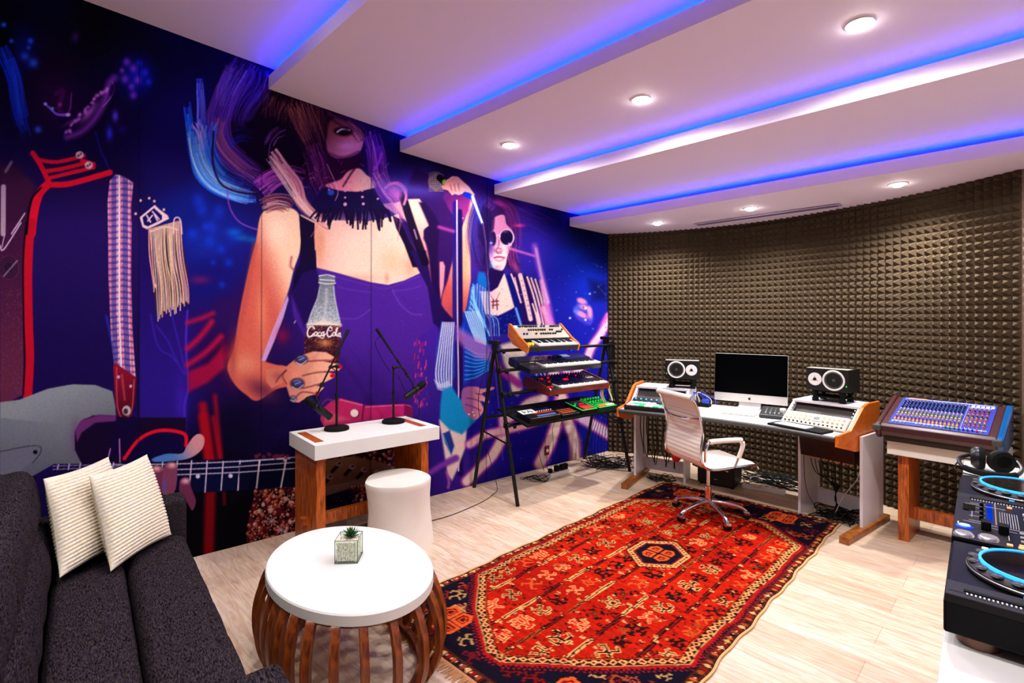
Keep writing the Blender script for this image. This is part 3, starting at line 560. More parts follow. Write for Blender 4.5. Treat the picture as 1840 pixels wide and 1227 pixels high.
# hand on the bottle
HS=gr(505,640,(206,122,100),590,650,(244,178,146))
poly('D',[(235,655),(330,648),(350,640),(400,598),(440,575),(500,556),(570,560),(618,588),(622,608),(560,612),(640,625),(656,645),(640,662),(560,668),(620,680),(615,700),(560,728),(520,745),(560,755),(525,790),(480,800),(420,838),(385,835),(368,800),(352,750),(350,720),(270,760),(240,720)],HS,1.6)
for p in([(455,612),(540,606),(620,606)],[(440,690),(520,672),(600,668)],[(440,760),(500,745),(560,728)],[(352,735),(330,690),(350,660)],[(410,800),(440,780),(500,785)]): st('D',p,(120,50,56),7,2.2,.85)
glow('D',400,690,40,50,(236,150,124),.6); glow('D',300,690,40,30,(150,70,70),.5); st('D',[(350,660),(310,700),(295,725)],(90,30,50),7,3,.7)
for x,y,rx,ry in((432,600,38,34),(412,733,40,38),(388,815,20,18)): el('D',x,y,rx,ry*.8,(44,34,64),4,.85); el('D',x+6,y-4,rx*.55,ry*.4,(70,84,160),4,.8); st('D',[(x-rx*.5,y-ry*.3),(x+2,y-ry*.5),(x+rx*.5,y-ry*.2)],(170,170,210),4,1.4,.8); st('D',[(x-rx*.3,y+4),(x+rx*.3,y-6)],(214,210,236),3.5,1.2,.8); st('D',[(x-rx*.7,y+ry*.5),(x,y+ry*.8),(x+rx*.8,y+ry*.2)],(200,196,214),5,1.4)
for x,y,rx,ry in((612,603,11,8),(643,640,16,11),(606,690,14,11),(520,790,12,13)): el('D',x,y,rx,ry,(206,14,40))
# belt
poly('D',[(538,930),(552,870),(600,830),(650,814),(780,848),(790,855),(1000,845),(1046,860),(1046,926),(900,930),(780,940),(640,965),(560,975)],gr(580,740,(180,44,92),720,750,(190,40,110)),2)
st('D',[(648,822),(770,852)],(240,140,150),5,1.3,.8); st('D',[(790,862),(1000,852),(1040,862)],(240,130,170),5,1.3,.8); st('D',[(778,850),(768,935)],(90,14,50),5,1.5); el('D',727,898,26,26,(110,30,50)); el('D',726,896,22,22,(232,206,196)); poly('D',[(560,880),(700,930),(560,960)],(214,120,120),6,.5); poly('D',[(1000,848),(1046,862),(1046,928),(1000,925)],(110,20,80),3,.8)
st('D',[(550,845),(580,820),(640,840)],(120,60,90),10,2,.7)
for _ in range(90): x=mr.uniform(1055,1130); y=mr.uniform(490,850); st('D',[(x,y),(x-2,y+mr.uniform(8,22))],mr.choice([(200,30,90),(240,80,150),(120,30,130)]),5,1.4,.8)
# microphone, stand and cable
glow('E',120,230,300,60,(110,96,210),.65,.1); glow('E',30,240,50,80,(220,120,200),.6)
st('E',[(10,195),(60,185),(110,230),(115,300)],(230,120,200),12,4,.8); glow('E',60,270,36,50,(236,130,210),.7)
el('E',322,182,56,70,(80,56,84),2,1,-.3)
for k in range(-5,6): st('E',[(270,182+k*12),(322,176+k*13),(372,190+k*11)],(214,190,176),3.5,1,.8); 
for k in range(-4,5): st('E',[(322+k*11,120+abs(k)*8),(316+k*12,182),(322+k*10,246-abs(k)*7)],(214,190,176),3.5,1,.7)
st('E',[(345,150),(385,190),(400,220)],(20,8,30),44,2); el('E',378,182,16,20,(150,190,70),2)
poly('E',[(390,168),(430,140),(470,142),(500,170),(548,212),(590,272),(560,268),(520,246),(500,262),(476,270),(450,262),(430,272),(404,240),(365,228),(355,205),(380,200)],gr(795,320,(240,160,150),850,345,(255,205,190)),1.6)
for p in([(418,200),(430,240)],[(445,195),(455,245)],[(472,190),(480,240)]): st('E',p,(150,70,80),6,2,.7)
el('E',538,272,32,20,(16,60,220),2,1,.3)
pass
st('Z',[(818,366),(818,560),(820,700),(822,850)],(44,26,124),10,2,.95); st('Z',[(826,380),(827,560),(827,700),(828,852)],(34,16,90),9,2); st('Z',[(821,360),(822,560),(824,700),(824,846)],(232,200,226),2.2,1.1)
# ---------------- guitarist ----------------
poly('E',[(640,310),(700,285),(770,285),(840,350),(872,450),(866,560),(850,650),(900,770),(880,810),(800,770),(700,780),(640,810),(590,720),(566,580),(590,420)],(58,26,92),6)
hair('E',[(700,300),(620,400),(600,560),(620,760)],110,80,[(40,60,180),(90,50,140),(30,20,80),(150,60,150)],6,.55,3,1,1.5); hair('E',[(760,300),(840,400),(860,560),(850,760)],70,50,[(150,60,160),(90,30,100),(60,20,80)],6,.55,3,1.4,1.5)
poly('E',[(712,440),(745,412),(790,410),(806,470),(846,520),(842,610),(812,690),(800,750),(775,790),(735,795),(700,745),(684,660),(690,560),(705,500)],gr(885,430,(206,130,170),905,450,(255,214,210)),2,sm=True)
poly('E',[(640,330),(700,380),(706,470),(680,600),(650,640),(610,560),(610,420)],(44,22,84),4); st('E',[(718,430),(712,500),(690,560)],(70,26,80),12,3)
el('E',808,562,52,58,(226,196,226)); el('E',806,562,44,51,(30,16,64)); el('E',716,570,26,56,(226,180,210),1.6,.7); el('E',714,570,21,50,(34,16,60)); st('E',[(736,552),(752,546),(764,556)],(230,200,220),6); glow('E',825,605,14,10,(220,180,240),.9)
st('E',[(755,580),(748,630),(722,652),(745,664),(776,652)],(150,70,120),8,2.2,.8); st('E',[(722,702),(752,695),(790,702)],(176,60,100),11,2); st('E',[(728,716),(755,724),(784,714)],(214,120,140),9,2,.8); glow('E',740,765,30,14,(150,90,130),.5); glow('E',700,760,20,40,(60,160,220),.6)
poly('E',[(690,770),(790,796),(800,850),(760,900),(700,935),(660,880)],(40,16,84),4)
poly('E',[(790,808),(812,860),(862,1040),(820,1080),(745,1102),(660,1092),(612,930),(700,936),(745,905)],gr(865,530,(226,176,190),905,540,(250,222,206)),2)
st('E',[(690,950),(715,990),(728,1000),(760,940)],(150,80,90),4,1.2,.9)
for p in([(705,1005),(750,1000)],[(715,990),(712,1050)],[(738,990),(742,1060)],[(708,1030),(750,1025)]): st('E',p,(120,50,70),9,1.6,.9)
for _ in range(12): x=mr.uniform(750,850); y=mr.uniform(900,1060); st('E',[(x,y),(x+mr.uniform(-20,20),y+mr.uniform(-20,20))],(200,160,180),3,1.4,.5)
poly('E',[(610,935),(660,1092),(745,1104),(862,1045),(800,830),(835,800),(900,1000),(930,1227),(640,1227),(560,1000)],(22,24,124),3)
for _ in range(50): el('E',mr.uniform(650,880),mr.uniform(1090,1220),3,4,(60,90,220),2,.7)
poly('E',[(612,800),(650,800),(690,880),(660,930),(600,870)],(20,120,200),4,.9)
poly('E',[(835,800),(920,815),(1030,855),(1062,1000),(1095,1227),(930,1227),(900,1010)],(48,18,96),2)
for p,w in(([(838,815),(870,900),(905,1010)],12),([(862,840),(885,930)],9),([(900,822),(930,940),(972,1125)],30),([(948,835),(990,960),(1040,1150)],13),([(975,842),(1020,980),(1060,1160)],12),([(1003,850),(1042,980),(1080,1170)],11),([(985,1020),(1010,1100),(1035,1227)],12),([(1015,1080),(1050,1227)],12),([(870,1050),(900,1150),(920,1227)],16)): st('E',p,(240,206,206) if w!=16 else (110,170,240),w,1.6)
for k in range(8): el('E',912+k*8.5,860+k*34,5,5,(170,120,140),1.5,.8)
glow('E',700,620,26,110,(90,60,170),.75); st('E',[(700,430),(690,520),(676,640),(640,760)],(40,20,80),26,6,.85); st('E',[(738,650),(744,672),(772,668)],(120,40,90),6,2,.8); glow('E',760,640,20,9,(140,60,110),.7); glow('E',796,520,30,14,(180,110,160),.5); glow('E',700,600,12,9,(200,220,255),.9)
hair('E',[(640,300),(590,420),(575,560),(600,700),(640,800)],90,60,[(24,16,70),(60,40,130),(30,60,170),(90,50,150)],3.4,.7,1.4,1,1.2); hair('E',[(720,290),(800,330),(850,420),(862,540)],60,40,[(40,16,70),(130,50,140),(90,34,110)],3.4,.7,1.4,1,1.2); hair('E',[(840,620),(850,700),(880,780)],70,40,[(230,90,170),(150,50,140),(50,20,80)],3.4,.7,1.4,1,1.2)
poly('E',[(1032,856),(1050,848),(1085,960),(1110,1100),(1135,1227),(1085,1227),(1062,1040)],gr(970,510,(236,180,190),990,590,(226,190,190)),4,.95)
# shirt sleeve, left side
poly('E',[(560,872),(602,858),(628,960),(650,1090),(700,1227),(470,1227),(520,1100),(545,960)],(24,56,170),3)
for k in range(16): st('E',[(560+k*9,880+abs(k-5)*6),(548+k*10,1020+k*4),(520+k*15,1130),(500+k*17,1240)],(190,214,245) if k%2 else (60,140,220),5,1.4,.9)
for k in range(5): st('E',[(575-k*6,885+k*40),(590+k*3,1010+k*22),(640+k*4-k*8,1120+k*12),(690-k*16,1240)],(150,214,245) if k<6 else (90,170,235),8,1.6,.95)
poly('F',[(335,60),(375,70),(420,90),(424,420),(388,470),(330,505),(292,430),(300,250)],(44,70,170),2); 
for k in range(7): st('F',[(345+k*12,70),(322+k*14,230),(300+k*17,400),(318+k*14,490)],(222,214,232),8,1.5)
poly('F',[(475,0),(560,0),(650,170),(662,370),(560,420),(480,470),(490,200)],(24,60,176),2)
for k in range(8): st('F',[(490+k*12,0),(520+k*12,90),(560+k*10,190+k*4)],(190,226,246),8,1.5); st('F',[(490,230+k*30),(560,270+k*22),(640,280+k*14)],(60,160,220),8,1.5,.9)
for k in range(6): st('F',[(290+k*4,440+k*12),(330+k*5,470+k*8),(380+k*4,450+k*6)],(200,214,240),6,1.4,.8)
# light painted swirls of the lower right
BE=(232,208,196); MG=(196,60,160)
def sw(c,pts,w,col=BE,edge=MG): st(c,pts,edge,w*1.35,7,.85); st(c,pts,col,w,5,.95)
poly('F',[(320,700),(430,690),(500,760),(492,880),(440,1020),(405,1095),(375,1050),(345,850)],(228,200,196),4); poly('F',[(430,90),(560,170),(660,230),(700,330),(560,300),(430,180)],(190,120,190),10,.7)
sw('F',[(740,700),(735,800),(670,930),(590,1010),(500,1100)],56); sw('F',[(520,860),(620,800),(740,770),(900,730),(1010,690)],46,(226,180,190)); sw('F',[(1110,560),(1090,700),(1040,850),(975,985)],66); sw('F',[(1120,560),(1160,720),(1200,840),(1205,960)],60); sw('F',[(1180,650),(1300,720),(1430,800)],60,(206,180,206))
poly('F',[(720,215),(790,195),(900,240),(870,330),(835,400),(860,500),(830,545),(790,520),(770,400),(740,330)],BE,7); sw('F',[(690,330),(740,400),(800,440),(840,470)],34,(170,50,150),(120,30,140)); sw('F',[(1000,560),(900,590),(830,660),(760,700)],46)
sw('F',[(1000,-20),(1030,50),(1060,120)],40,(230,170,210)); sw('F',[(1425,30),(1380,130),(1310,230),(1270,330),(1200,400)],44,(232,196,216)); sw('F',[(1060,390),(1090,450),(1060,500)],60,(220,190,200)); sw('F',[(1130,370),(1180,420)],40,(200,160,200)); sw('F',[(240,1060),(330,1000),(430,950)],30,(130,60,170),(90,40,150)); st('F',[(370,1040),(385,1100),(380,1140)],(200,100,190),16,4,.8)
for k in range(5): st('F',[(945+k*28,380),(975+k*24,470)],(226,190,214),9,2,.9)
poly('F',[(340,515),(400,480),(450,560),(560,640),(565,700),(470,795),(390,765),(325,700),(330,600)],(24,140,196),4); poly('F',[(345,790),(390,770),(420,870),(400,930),(360,850)],(40,60,140),3); st('F',[(350,800),(400,930)],(60,180,220),6,2,.8)
poly('F',[(475,500),(560,486),(600,500),(672,488),(672,505),(600,530),(640,572),(640,592),(590,580),(610,640),(560,700),(505,672),(470,600)],gr(835,700,(150,90,150),870,700,(226,150,160)),2,sm=True)
for p in([(500,560),(560,570),(600,590)],[(495,600),(550,620),(590,640)],[(560,530),(610,540)]): st('F',p,(90,40,110),7,2,.8)
for x,y in((540,650),(515,665),(548,672)): el('F',x,y,6,6,(230,220,240))
st('E',[(572,280),(600,360),(640,466)],(216,236,255),22,1.6,1,w2=13); st('E',[(558,290),(590,380),(626,470)],(40,70,220),6,2,.8); st('E',[(640,466),(662,600),(670,760),(684,960),(692,1227)],(70,34,110),9,1.4); st('E',[(643,466),(665,600),(673,760),(687,960),(695,1227)],(190,150,220),3,1.2,.8); st('F',[(645,0),(660,140),(690,420),(720,760),(735,960)],(160,110,200),4,1.2,.7)
# far hand, beams, sparks
poly('E',[(1296,982),(1330,985),(1365,1015),(1398,1070),(1404,1130),(1380,1165),(1335,1150),(1282,1112),(1268,1050),(1290,1020)],(70,60,190),4,sm=True)
for x,y,rx,ry,r in((1325,1000,34,18,.4),(1345,1045,40,16,.3),(1320,1090,46,18,.5),(1380,1080,16,40,-.1)): el('E',x,y,rx,ry,(236,150,170),4,.85,r)
st('E',[(1330,1040),(1355,1060)],(90,70,120),8,2); el('E',1350,1050,7,7,(230,230,250)); glow('E',1290,1060,26,34,(60,120,230),.7)
for x,y in((1415,940),(1243,1117),(1380,950),(1440,900),(1350,1130)): glow('E',x,y,9,9,(255,255,255),1.)
st('E',[(1440,905),(1490,960)],(230,230,250),3,1.2,.8); poly('E',[(1370,850),(1500,880),(1500,1000),(1400,1000)],(12,14,70),14,.7)
st('E',[(828,638),(900,660),(1000,690)],(240,120,200),14,4,.9); st('E',[(1000,620),(1030,760),(1085,980),(1130,1227)],(210,110,220),30,9,.8); st('E',[(1010,640),(1045,820),(1095,1010)],(246,196,230),14,5,.8); glow('E',895,480,50,16,(230,60,150),.9); st('E',[(340,490),(440,520)],(230,90,190),16,6,.8); glow('E',870,770,26,60,(230,100,160),.6,-.5)
glow('E',1250,700,200,120,(24,60,210),.5); glow('E',760,330,60,20,(230,60,170),.5,.4); hair('E',[(860,380),(1000,430),(1150,500)],120,30,[(60,60,180),(110,50,180)],5,.3,2,1.5,3)
glow('E',1480,1130,20,80,(220,70,190),.7,.6)
for _ in range(130):
    x=mr.uniform(880,1090); y=mr.uniform(440,840); glow('Z',x,y,mr.uniform(.8,2.),mr.uniform(.8,2.),(120,150,255),mr.uniform(.3,.9))
for _ in range(26): glow('Z',mr.uniform(700,820),mr.uniform(520,740),1,1.4,(220,90,180),.4)
# seams of the mural strips
for x in (251,471,668,876): st('Z',[(x,60),(x-.8,400),(x-2.5,990)],(10,4,24),1.3,1.2,.55)
rng=np.random.default_rng(4); img*=(1+rng.normal(0,.035,img.shape[:2]))[...,None].astype(np.float32); img=np.clip(img,0,255)
# wall mesh carrying the print as a colour attribute
px=np.concatenate([np.linspace(-5800,-16,120),np.arange(-15,1093.6,1.12)])
a_=(px-CX)/F; c_=W0.dot(N); Yw=c_/(a_*N.x+N.y); Xw=a_*Yw; S_=(Xw-W0.x)*U.x+(Yw-W0.y)*U.y
ZS=np.concatenate([np.arange(0,3.52,.0048),[3.52,3.94]]); nx,nzz=len(px),len(ZS)
VX=np.repeat(Xw[None],nzz,0); VY=np.repeat(Yw[None],nzz,0); VZ=np.repeat(ZS[:,None],nx,1)
IY=YH-F*(VZ-HC)/VY+OY; IX=np.repeat(px[None],nzz,0)+OX
def samp(ix,iy):
    ix=np.clip(ix-.5,0,PW-1.01); iy=np.clip(iy-.5,0,PH-1.01); i=ix.astype(int); j=iy.astype(int); fx=(ix-i)[...,None]; fy=(iy-j)[...,None]
    return img[j,i]*(1-fx)*(1-fy)+img[j,i+1]*fx*(1-fy)+img[j+1,i]*(1-fx)*fy+img[j+1,i+1]*fx*fy
colv=samp(IX,IY)/255.
fade=np.clip(1-(-IX+OX)/300,.15,1)[...,None]; colv=colv*np.where((IX<OX)[...,None],fade,1)
lin=np.where(colv<=.04045,colv/12.92,((colv+.055)/1.055)**2.4); lin=np.clip((lin**1.13)*.92,0,.95)
def gridmesh(name,V,nx,ny,lin,m,parent=None):
    me=bpy.data.meshes.new(name); me.vertices.add(nx*ny); me.vertices.foreach_set('co',V.reshape(-1).astype(np.float32))
    idx=np.arange(nx*ny).reshape(ny,nx); q=np.stack([idx[:-1,:-1],idx[:-1,1:],idx[1:,1:],idx[1:,:-1]],-1).reshape(-1,4); nf=len(q)
    me.loops.add(nf*4); me.loops.foreach_set('vertex_index',q.reshape(-1).astype(np.int32)); me.polygons.add(nf); me.polygons.foreach_set('loop_start',np.arange(0,nf*4,4,dtype=np.int32)); me.polygons.foreach_set('loop_total',np.full(nf,4,np.int32))
    me.update(calc_edges=True)
    ca=me.color_attributes.new('print','FLOAT_COLOR','POINT'); r=np.ones((nx*ny,4),np.float32); r[:,:3]=lin.reshape(-1,3); ca.data.foreach_set('color',r.reshape(-1))
    me.materials.append(m); o=bpy.data.objects.new(name,me); C.objects.link(o); o.parent=parent; return o
def printmat(name,rough=.5,bump=0,bscale=300,sat=1,spec=.5,sheen=0):
    m=bpy.data.materials.new(name); m.use_nodes=True; nt=m.node_tree; b=nt.nodes['Principled BSDF']; a=nt.nodes.new('ShaderNodeAttribute'); a.attribute_name='print'
    nt.links.new(a.outputs['Color'],b.inputs['Base Color']); b.inputs['Roughness'].default_value=rough; b.inputs['Specular IOR Level'].default_value=spec; b.inputs['Sheen Weight'].default_value=sheen
    if bump:
        tc=nt.nodes.new('ShaderNodeTexCoord'); n=nt.nodes.new('ShaderNodeTexNoise'); n.inputs['Scale'].default_value=bscale; bp=nt.nodes.new('ShaderNodeBump'); bp.inputs['Strength'].default_value=bump; bp.inputs['Distance'].default_value=.004
        nt.links.new(tc.outputs['Object'],n.inputs['Vector']); nt.links.new(n.outputs['Fac'],bp.inputs['Height']); nt.links.new(bp.outputs['Normal'],b.inputs['Normal'])
    return m
V=np.stack([VX,VY,VZ],-1)
structure(gridmesh('wall_left',V,nx,nzz,lin,printmat('mural_print',.7,spec=.03)))
# ---------- furniture on the mural side ----------
def knobmesh(r,h,mats,line=True,n=12):
    b=MB(); b.lathe([(r,0),(r*.86,h)],n); b.m=1
    if line: b.box(-r*.12,r*.12,0,r*.85,h,h+r*.06)
    return meshof(b,mats,smooth=False)
def capmesh(w,d,h,m): return meshof(MB().box(-w/2,w/2,-d/2,d/2,0,h),[m],smooth=False)
def lin2(a,b,n): return [a+(b-a)*i/(n-1) for i in range(n)]
# console table for the microphones
t=thing('console_table','white thick-topped console table with teak slab legs standing against the mural','table',WP(1.0825,.346),AW)
b=MB(); b.box(-.474,.474,-.271,.271,.67,.77); b.build('tabletop',whitem,t,bevel=.003)
for x in (-.414,.378):
    b=MB(); b.box(x-.032,x+.032,-.214,.226,0,.67); b.build('leg',teak2 if 0 else teak2,t,bevel=.003)
    b=MB(); b.box(x-.030,x+.030,-.19,.19,.7695,.7712); b.build('inlay',teak2,t)
    b=MB(); b.cbox(x+(-.05 if x<0 else .05),-.02,.2,.04,.05,.055); b.build('tenon',teak2,t,bevel=.006)
b=MB(); b.box(-.39,.36,-.06,-.01,.155,.235); b.build('stretcher',teak2,t,bevel=.003)
# microphones on desk stands
def micstand(s,d,top,tip,low,micA,micB,lab,mlab):
    base=WP(s,d,.7705); t=thing('microphone_stand',lab,'microphone stand',base,AW,group=None)
    def loc(px): # pixel measured on the photo -> local point in the stand's own upright plane
        p=wl(*px,off=d); return Vector(((p-base).dot(U),0,p.z-base.z))
    b=MB(); b.lathe([(.001,0),(.088,0),(.09,.006),(.088,.02),(.078,.026),(.001,.028)],32,cap=False); b.build('base',blackmat,t,smooth=True)
    T=loc(top); b=MB(); b.cyl(.009,.02,T.z*.55,14); b.cyl(.0065,T.z*.55,T.z,14); b.cyl(.013,T.z*.52,T.z*.58,14); b.build('pole',blackm,t,smooth=True)
    A,B=loc(tip),loc(low); A.y=B.y=-.022
    b=MB(); b.tube([A,B],.0065,12); b.tube([A,A+(B-A)*.42],.0095,12); b.tube([A,A+(B-A)*.12],.0125,12); b.build('boom',blackm,t,smooth=True)
    q=A+(B-A)*((T.z-A.z)/(B.z-A.z)); b=MB(); b.sph(.017,(0,-.008,T.z),12,8); b.tube([(0,0,T.z),(q.x,-.03,T.z)],.009,10); b.tube([(q.x,-.03,T.z),(q.x+.03,-.05,T.z-.03)],.004,8); b.build('clutch',chrome if 0 else blackm,t,smooth=True)
    MB().tube([A+(B-A)*.80,A+(B-A)*.86],.013,12).build('collar',blackm,t,smooth=True); MB().tube([A+(B-A)*.55,A+(B-A)*.59],.012,12).build('collar',blackm,t,smooth=True)
    P,Q=loc(micA),loc(micB); P.y=Q.y=-.022; mid=(P+Q)/2
    mo=thing('microphone',mlab,'microphone',base+U*mid.x+N*.022+Vector((0,0,mid.z)),AW)
    dv=(Q-P); L_=dv.length; ax=math.atan2(dv.x,dv.z); M=rotm(0,ax,0)
    b=MB(); b.lathe([(.001,-L_/2),(.024,-L_/2),(.0265,-L_/2+.006),(.0265,L_*.12),(.022,L_*.14),(.022,L_*.2)],24,M,cap=False); b.build('body',blackm,mo,smooth=True)
    b=MB(); b.lathe([(.022,L_*.16),(.027,L_*.2),(.0275,L_*.42),(.022,L_/2),(.001,L_/2+.002)],24,M,cap=False); b.build('windscreen',blackmat,mo,smooth=True)
    e=(B-mid); b=MB(); b.tube([(0,.03,0),(e.x*.5,.028,e.z*.5),(e.x,0,e.z)],.004,8); b.tube([(0,-.03,0),(e.x*.5,-.028,e.z*.5),(e.x,0,e.z)],.004,8); b.tube([(0,-.031,0),(0,.031,0)],.007,10); b.build('yoke',blackm,mo,smooth=True)
    return t,base,A,B,mid,T
r1=micstand(.901,.233,(605,658),(624,592),(566,712),(592,749),(548,716),'black round-based microphone stand on the left half of the white console table','black broadcast microphone tilted down at the lower left end of its boom')
r2=micstand(1.347,.2634,(707,660),(674.5,591),(740,690),(726,714),(761,687),'black round-based microphone stand on the right half of the white console table','black broadcast microphone hanging to the right of its stand over the console table')
t,base,A,B,mid,T=r2
pts=[A+(B-A)*.12,A+Vector((-.02,-.02,-.12)),Vector((-.05,-.03,T.z-.02)),Vector((.02,-.03,T.z-.06)),Vector((mid.x*.6,-.02,mid.z-.02)),mid+Vector((.02,0,-.03)),mid+Vector((.035,.0,-.2)),Vector((mid.x+.03,.06,.004)),Vector((mid.x+.02,.16,.003))]
c=MB().tube(cat_curve(pts,8),.0028,6).build('microphone_cable',cable,None,smooth=True); c.location=base; c.rotation_euler=(0,0,AW); tag(c,'thin black cable looping down from the right microphone boom to the table','cable')
# stump stool
b=MB(); n=48; prof=[(.236,0),(.232,.05),(.222,.14),(.213,.24),(.214,.34),(.222,.42),(.226,.452),(.222,.461),(.0,.461)]; vs=[];k=len(prof)
for i in range(n):
    a=2*PI*i/n
    for r,z in prof:
        w=1+.03*math.sin(3*a+z*5)+.016*math.sin(5*a+2-z*3)+.008*math.sin(9*a); vs.append((r*w*math.cos(a)+.02*(z/.46)*-1*.6,r*w*math.sin(a),z))
fs=[(i*k+j,((i+1)%n)*k+j,((i+1)%n)*k+j+1,i*k+j+1) for i in range(n) for j in range(k-1)]+[tuple(i*k for i in range(n))[::-1]]
b.add(vs,fs); o=b.build('stump_stool',mat('stone_white',(222,212,200),.6,noise=.05,nscale=5),None,smooth=True); o.location=(-.805,3.66,0); tag(o,'smooth white tree-stump stool between the console table and the round table','stool')
# round slatted coffee table
RT=Vector((-.768,2.415,0)); t=thing('coffee_table','round white-topped coffee table on a barrel of curved teak ribs','coffee table',RT)
OVM=Matrix.Rotation(math.radians(132),4,'Z')@Matrix.Diagonal((1.185,.84,1,1))@Matrix.Rotation(-math.radians(132),4,'Z')
b=MB(); b.lathe([(.001,.398),(.404,.398),(.41,.404),(.41,.444),(.404,.45),(.001,.45)],96,OVM,cap=False); b.build('tabletop',whitem,t,smooth=True)
NR=26
ribprof=[(.36,.0),(.398,.06),(.424,.13),(.432,.19),(.43,.26),(.414,.33),(.39,.385),(.378,.398)]
rp=cat_curve([(r,0,z) for r,z in ribprof],4)
b=MB(); vs=[]; w=.0185; th=.012
for i,p in enumerate(rp):
    q=rp[min(i+1,len(rp)-1)]-rp[max(i-1,0)]; q.normalize(); nx_,nz_=q.z,-q.x
    for sx,sy in ((th,-w),(th,w),(-th,w),(-th,-w)): vs.append((p.x+nx_*sx,sy,p.z+nz_*sx))
m_=len(rp); fs=[(0,1,2,3),tuple((m_-1)*4+j for j in (3,2,1,0))]+[(i*4+j,(i+1)*4+j,(i+1)*4+(j+1)%4,i*4+(j+1)%4) for i in range(m_-1) for j in range(4)]
b.add(vs,fs); rib=meshof(b,[wood('teak_rib',(78,28,8),(150,72,24),(7,7,1.2),.35)],smooth=False)
for i in range(NR):
    o=bpy.data.objects.new('rib',rib); C.objects.link(o); o.parent=t; o.matrix_local=OVM@Matrix.Rotation(2*PI*(i+.3)/NR,4,'Z')
b=MB(); b.lathe([(.34,.372),(.372,.372),(.372,.398),(.34,.398),(.34,.372)],64,OVM,cap=False); b.build('top_ring',teak,t)
b=MB(); b.lathe([(.335,.0),(.372,.0),(.372,.03),(.335,.03),(.335,.0)],64,OVM,cap=False); b.build('base_ring',teak,t)
# glass cube planter with succulent
px_=Vector((-.781,2.452,.4505)); t=thing('succulent_planter','small spiky green succulent in a glass cube of white pebbles on the round table','potted plant',px_,math.radians(4))
h=.053
glass=bpy.data.materials.new('clear_glass'); glass.use_nodes=True; nt=glass.node_tree; nt.nodes.remove(nt.nodes['Principled BSDF']); tb=nt.nodes.new('ShaderNodeBsdfTransparent'); tb.inputs['Color'].default_value=(.93,.97,.94,1); gb=nt.nodes.new('ShaderNodeBsdfGlossy'); gb.inputs['Roughness'].default_value=.03; mxs=nt.nodes.new('ShaderNodeMixShader'); mxs.inputs[0].default_value=.07
nt.links.new(tb.outputs[0],mxs.inputs[1]); nt.links.new(gb.outputs[0],mxs.inputs[2]); nt.links.new(mxs.outputs[0],nt.nodes['Material Output'].inputs['Surface'])
b=MB()
for a,c_ in (((-h,h,-h,-h+.003),0),((-h,h,h-.003,h),0),((-h,-h+.003,-h+.003,h-.003),0),((h-.003,h,-h+.003,h-.003),0)): b.box(*a,0,.107)
b.box(-h+.003,h-.003,-h+.003,h-.003,0,.004); b.build('glass_cube',glass,t)
b=MB()
for sx in (-1,1):
    for sy in (-1,1): b.tube([(sx*(h-.001),sy*(h-.001),0),(sx*(h-.001),sy*(h-.001),.107)],.0017,6)
b.tube([(-h,-h,.107),(h,-h,.107),(h,h,.107),(-h,h,.107)],.0017,6,closed=True); b.tube([(-h,-h,.003),(h,-h,.003),(h,h,.003),(-h,h,.003)],.0022,6,closed=True); b.build('glass_edge',mat('glass_green',(70,88,60),.2),t)
b=MB(); g=random.Random(5)
for i in range(9):
    for j in range(9):
        for k in range(9):
            if 0<i<8 and 0<j<8 and k<7: continue
            b.sph(.0068*g.uniform(.8,1.1),(-.042+i*.0105+g.uniform(-.002,.002),-.042+j*.0105+g.uniform(-.002,.002),.013+k*.0098),6,4)
o=b.build('pebbles',mat('pebble_white',(232,222,200),.6,noise=.08,nscale=90),t,smooth=True); o['kind']='stuff'
b=MB(); leafm=mat('succulent_green',(38,92,44),.45,noise=.25,nscale=60)
for k in range(44):
    a=k*2.4; el_=math.radians(14+70*(k/44)); L_=.058-.018*(k/44); d=Vector((math.cos(a)*math.cos(el_),math.sin(a)*math.cos(el_),math.sin(el_))); sdv=Vector((-math.sin(a),math.cos(a),0))*.0055; up_=d.cross(sdv).normalized()*.0025
    o0=Vector((.006,.012,.098)); P=[o0,o0+d*L_*.45-Vector((0,0,.0)),o0+d*L_+Vector((0,0,.006))]
    vs=[P[0]+sdv*.6,P[0]-sdv*.6,P[1]+sdv,P[1]-sdv,P[1]+up_,P[1]-up_,P[2],P[0]+up_,P[0]-up_]
    b.add([tuple(v) for v in vs],[(0,2,4,7),(7,4,3,1),(0,8,5,2),(8,1,3,5),(2,6,4),(4,6,3),(2,5,6),(5,3,6)])
b.build('leaves',leafm,t)
# ---------- sofa ----------
fab=bpy.data.materials.new('charcoal_fabric'); fab.use_nodes=True; nt=fab.node_tree; bs=nt.nodes['Principled BSDF']; bs.inputs['Roughness'].default_value=.95; bs.inputs['Specular IOR Level'].default_value=.02
tc=nt.nodes.new('ShaderNodeTexCoord'); w1=nt.nodes.new('ShaderNodeTexNoise'); w1.inputs['Scale'].default_value=170; mpf=nt.nodes.new('ShaderNodeMapping'); mpf.inputs['Scale'].default_value=(1.6,.35,1.6); rpf=nt.nodes.new('ShaderNodeValToRGB')
rpf.color_ramp.elements[0].position=.35; rpf.color_ramp.elements[1].position=.7; rpf.color_ramp.elements[0].color=(*hx(10,8,10),1); rpf.color_ramp.elements[1].color=(*hx(64,53,57),1)
L=nt.links.new; L(tc.outputs['Object'],mpf.inputs['Vector']); L(mpf.outputs['Vector'],w1.inputs['Vector']); L(w1.outputs['Fac'],rpf.inputs['Fac']); L(rpf.outputs['Color'],bs.inputs['Base Color'])
bpf=nt.nodes.new('ShaderNodeBump'); bpf.inputs['Strength'].default_value=.25; bpf.inputs['Distance'].default_value=.002; L(w1.outputs['Fac'],bpf.inputs['Height']); L(bpf.outputs['Normal'],bs.inputs['Normal'])
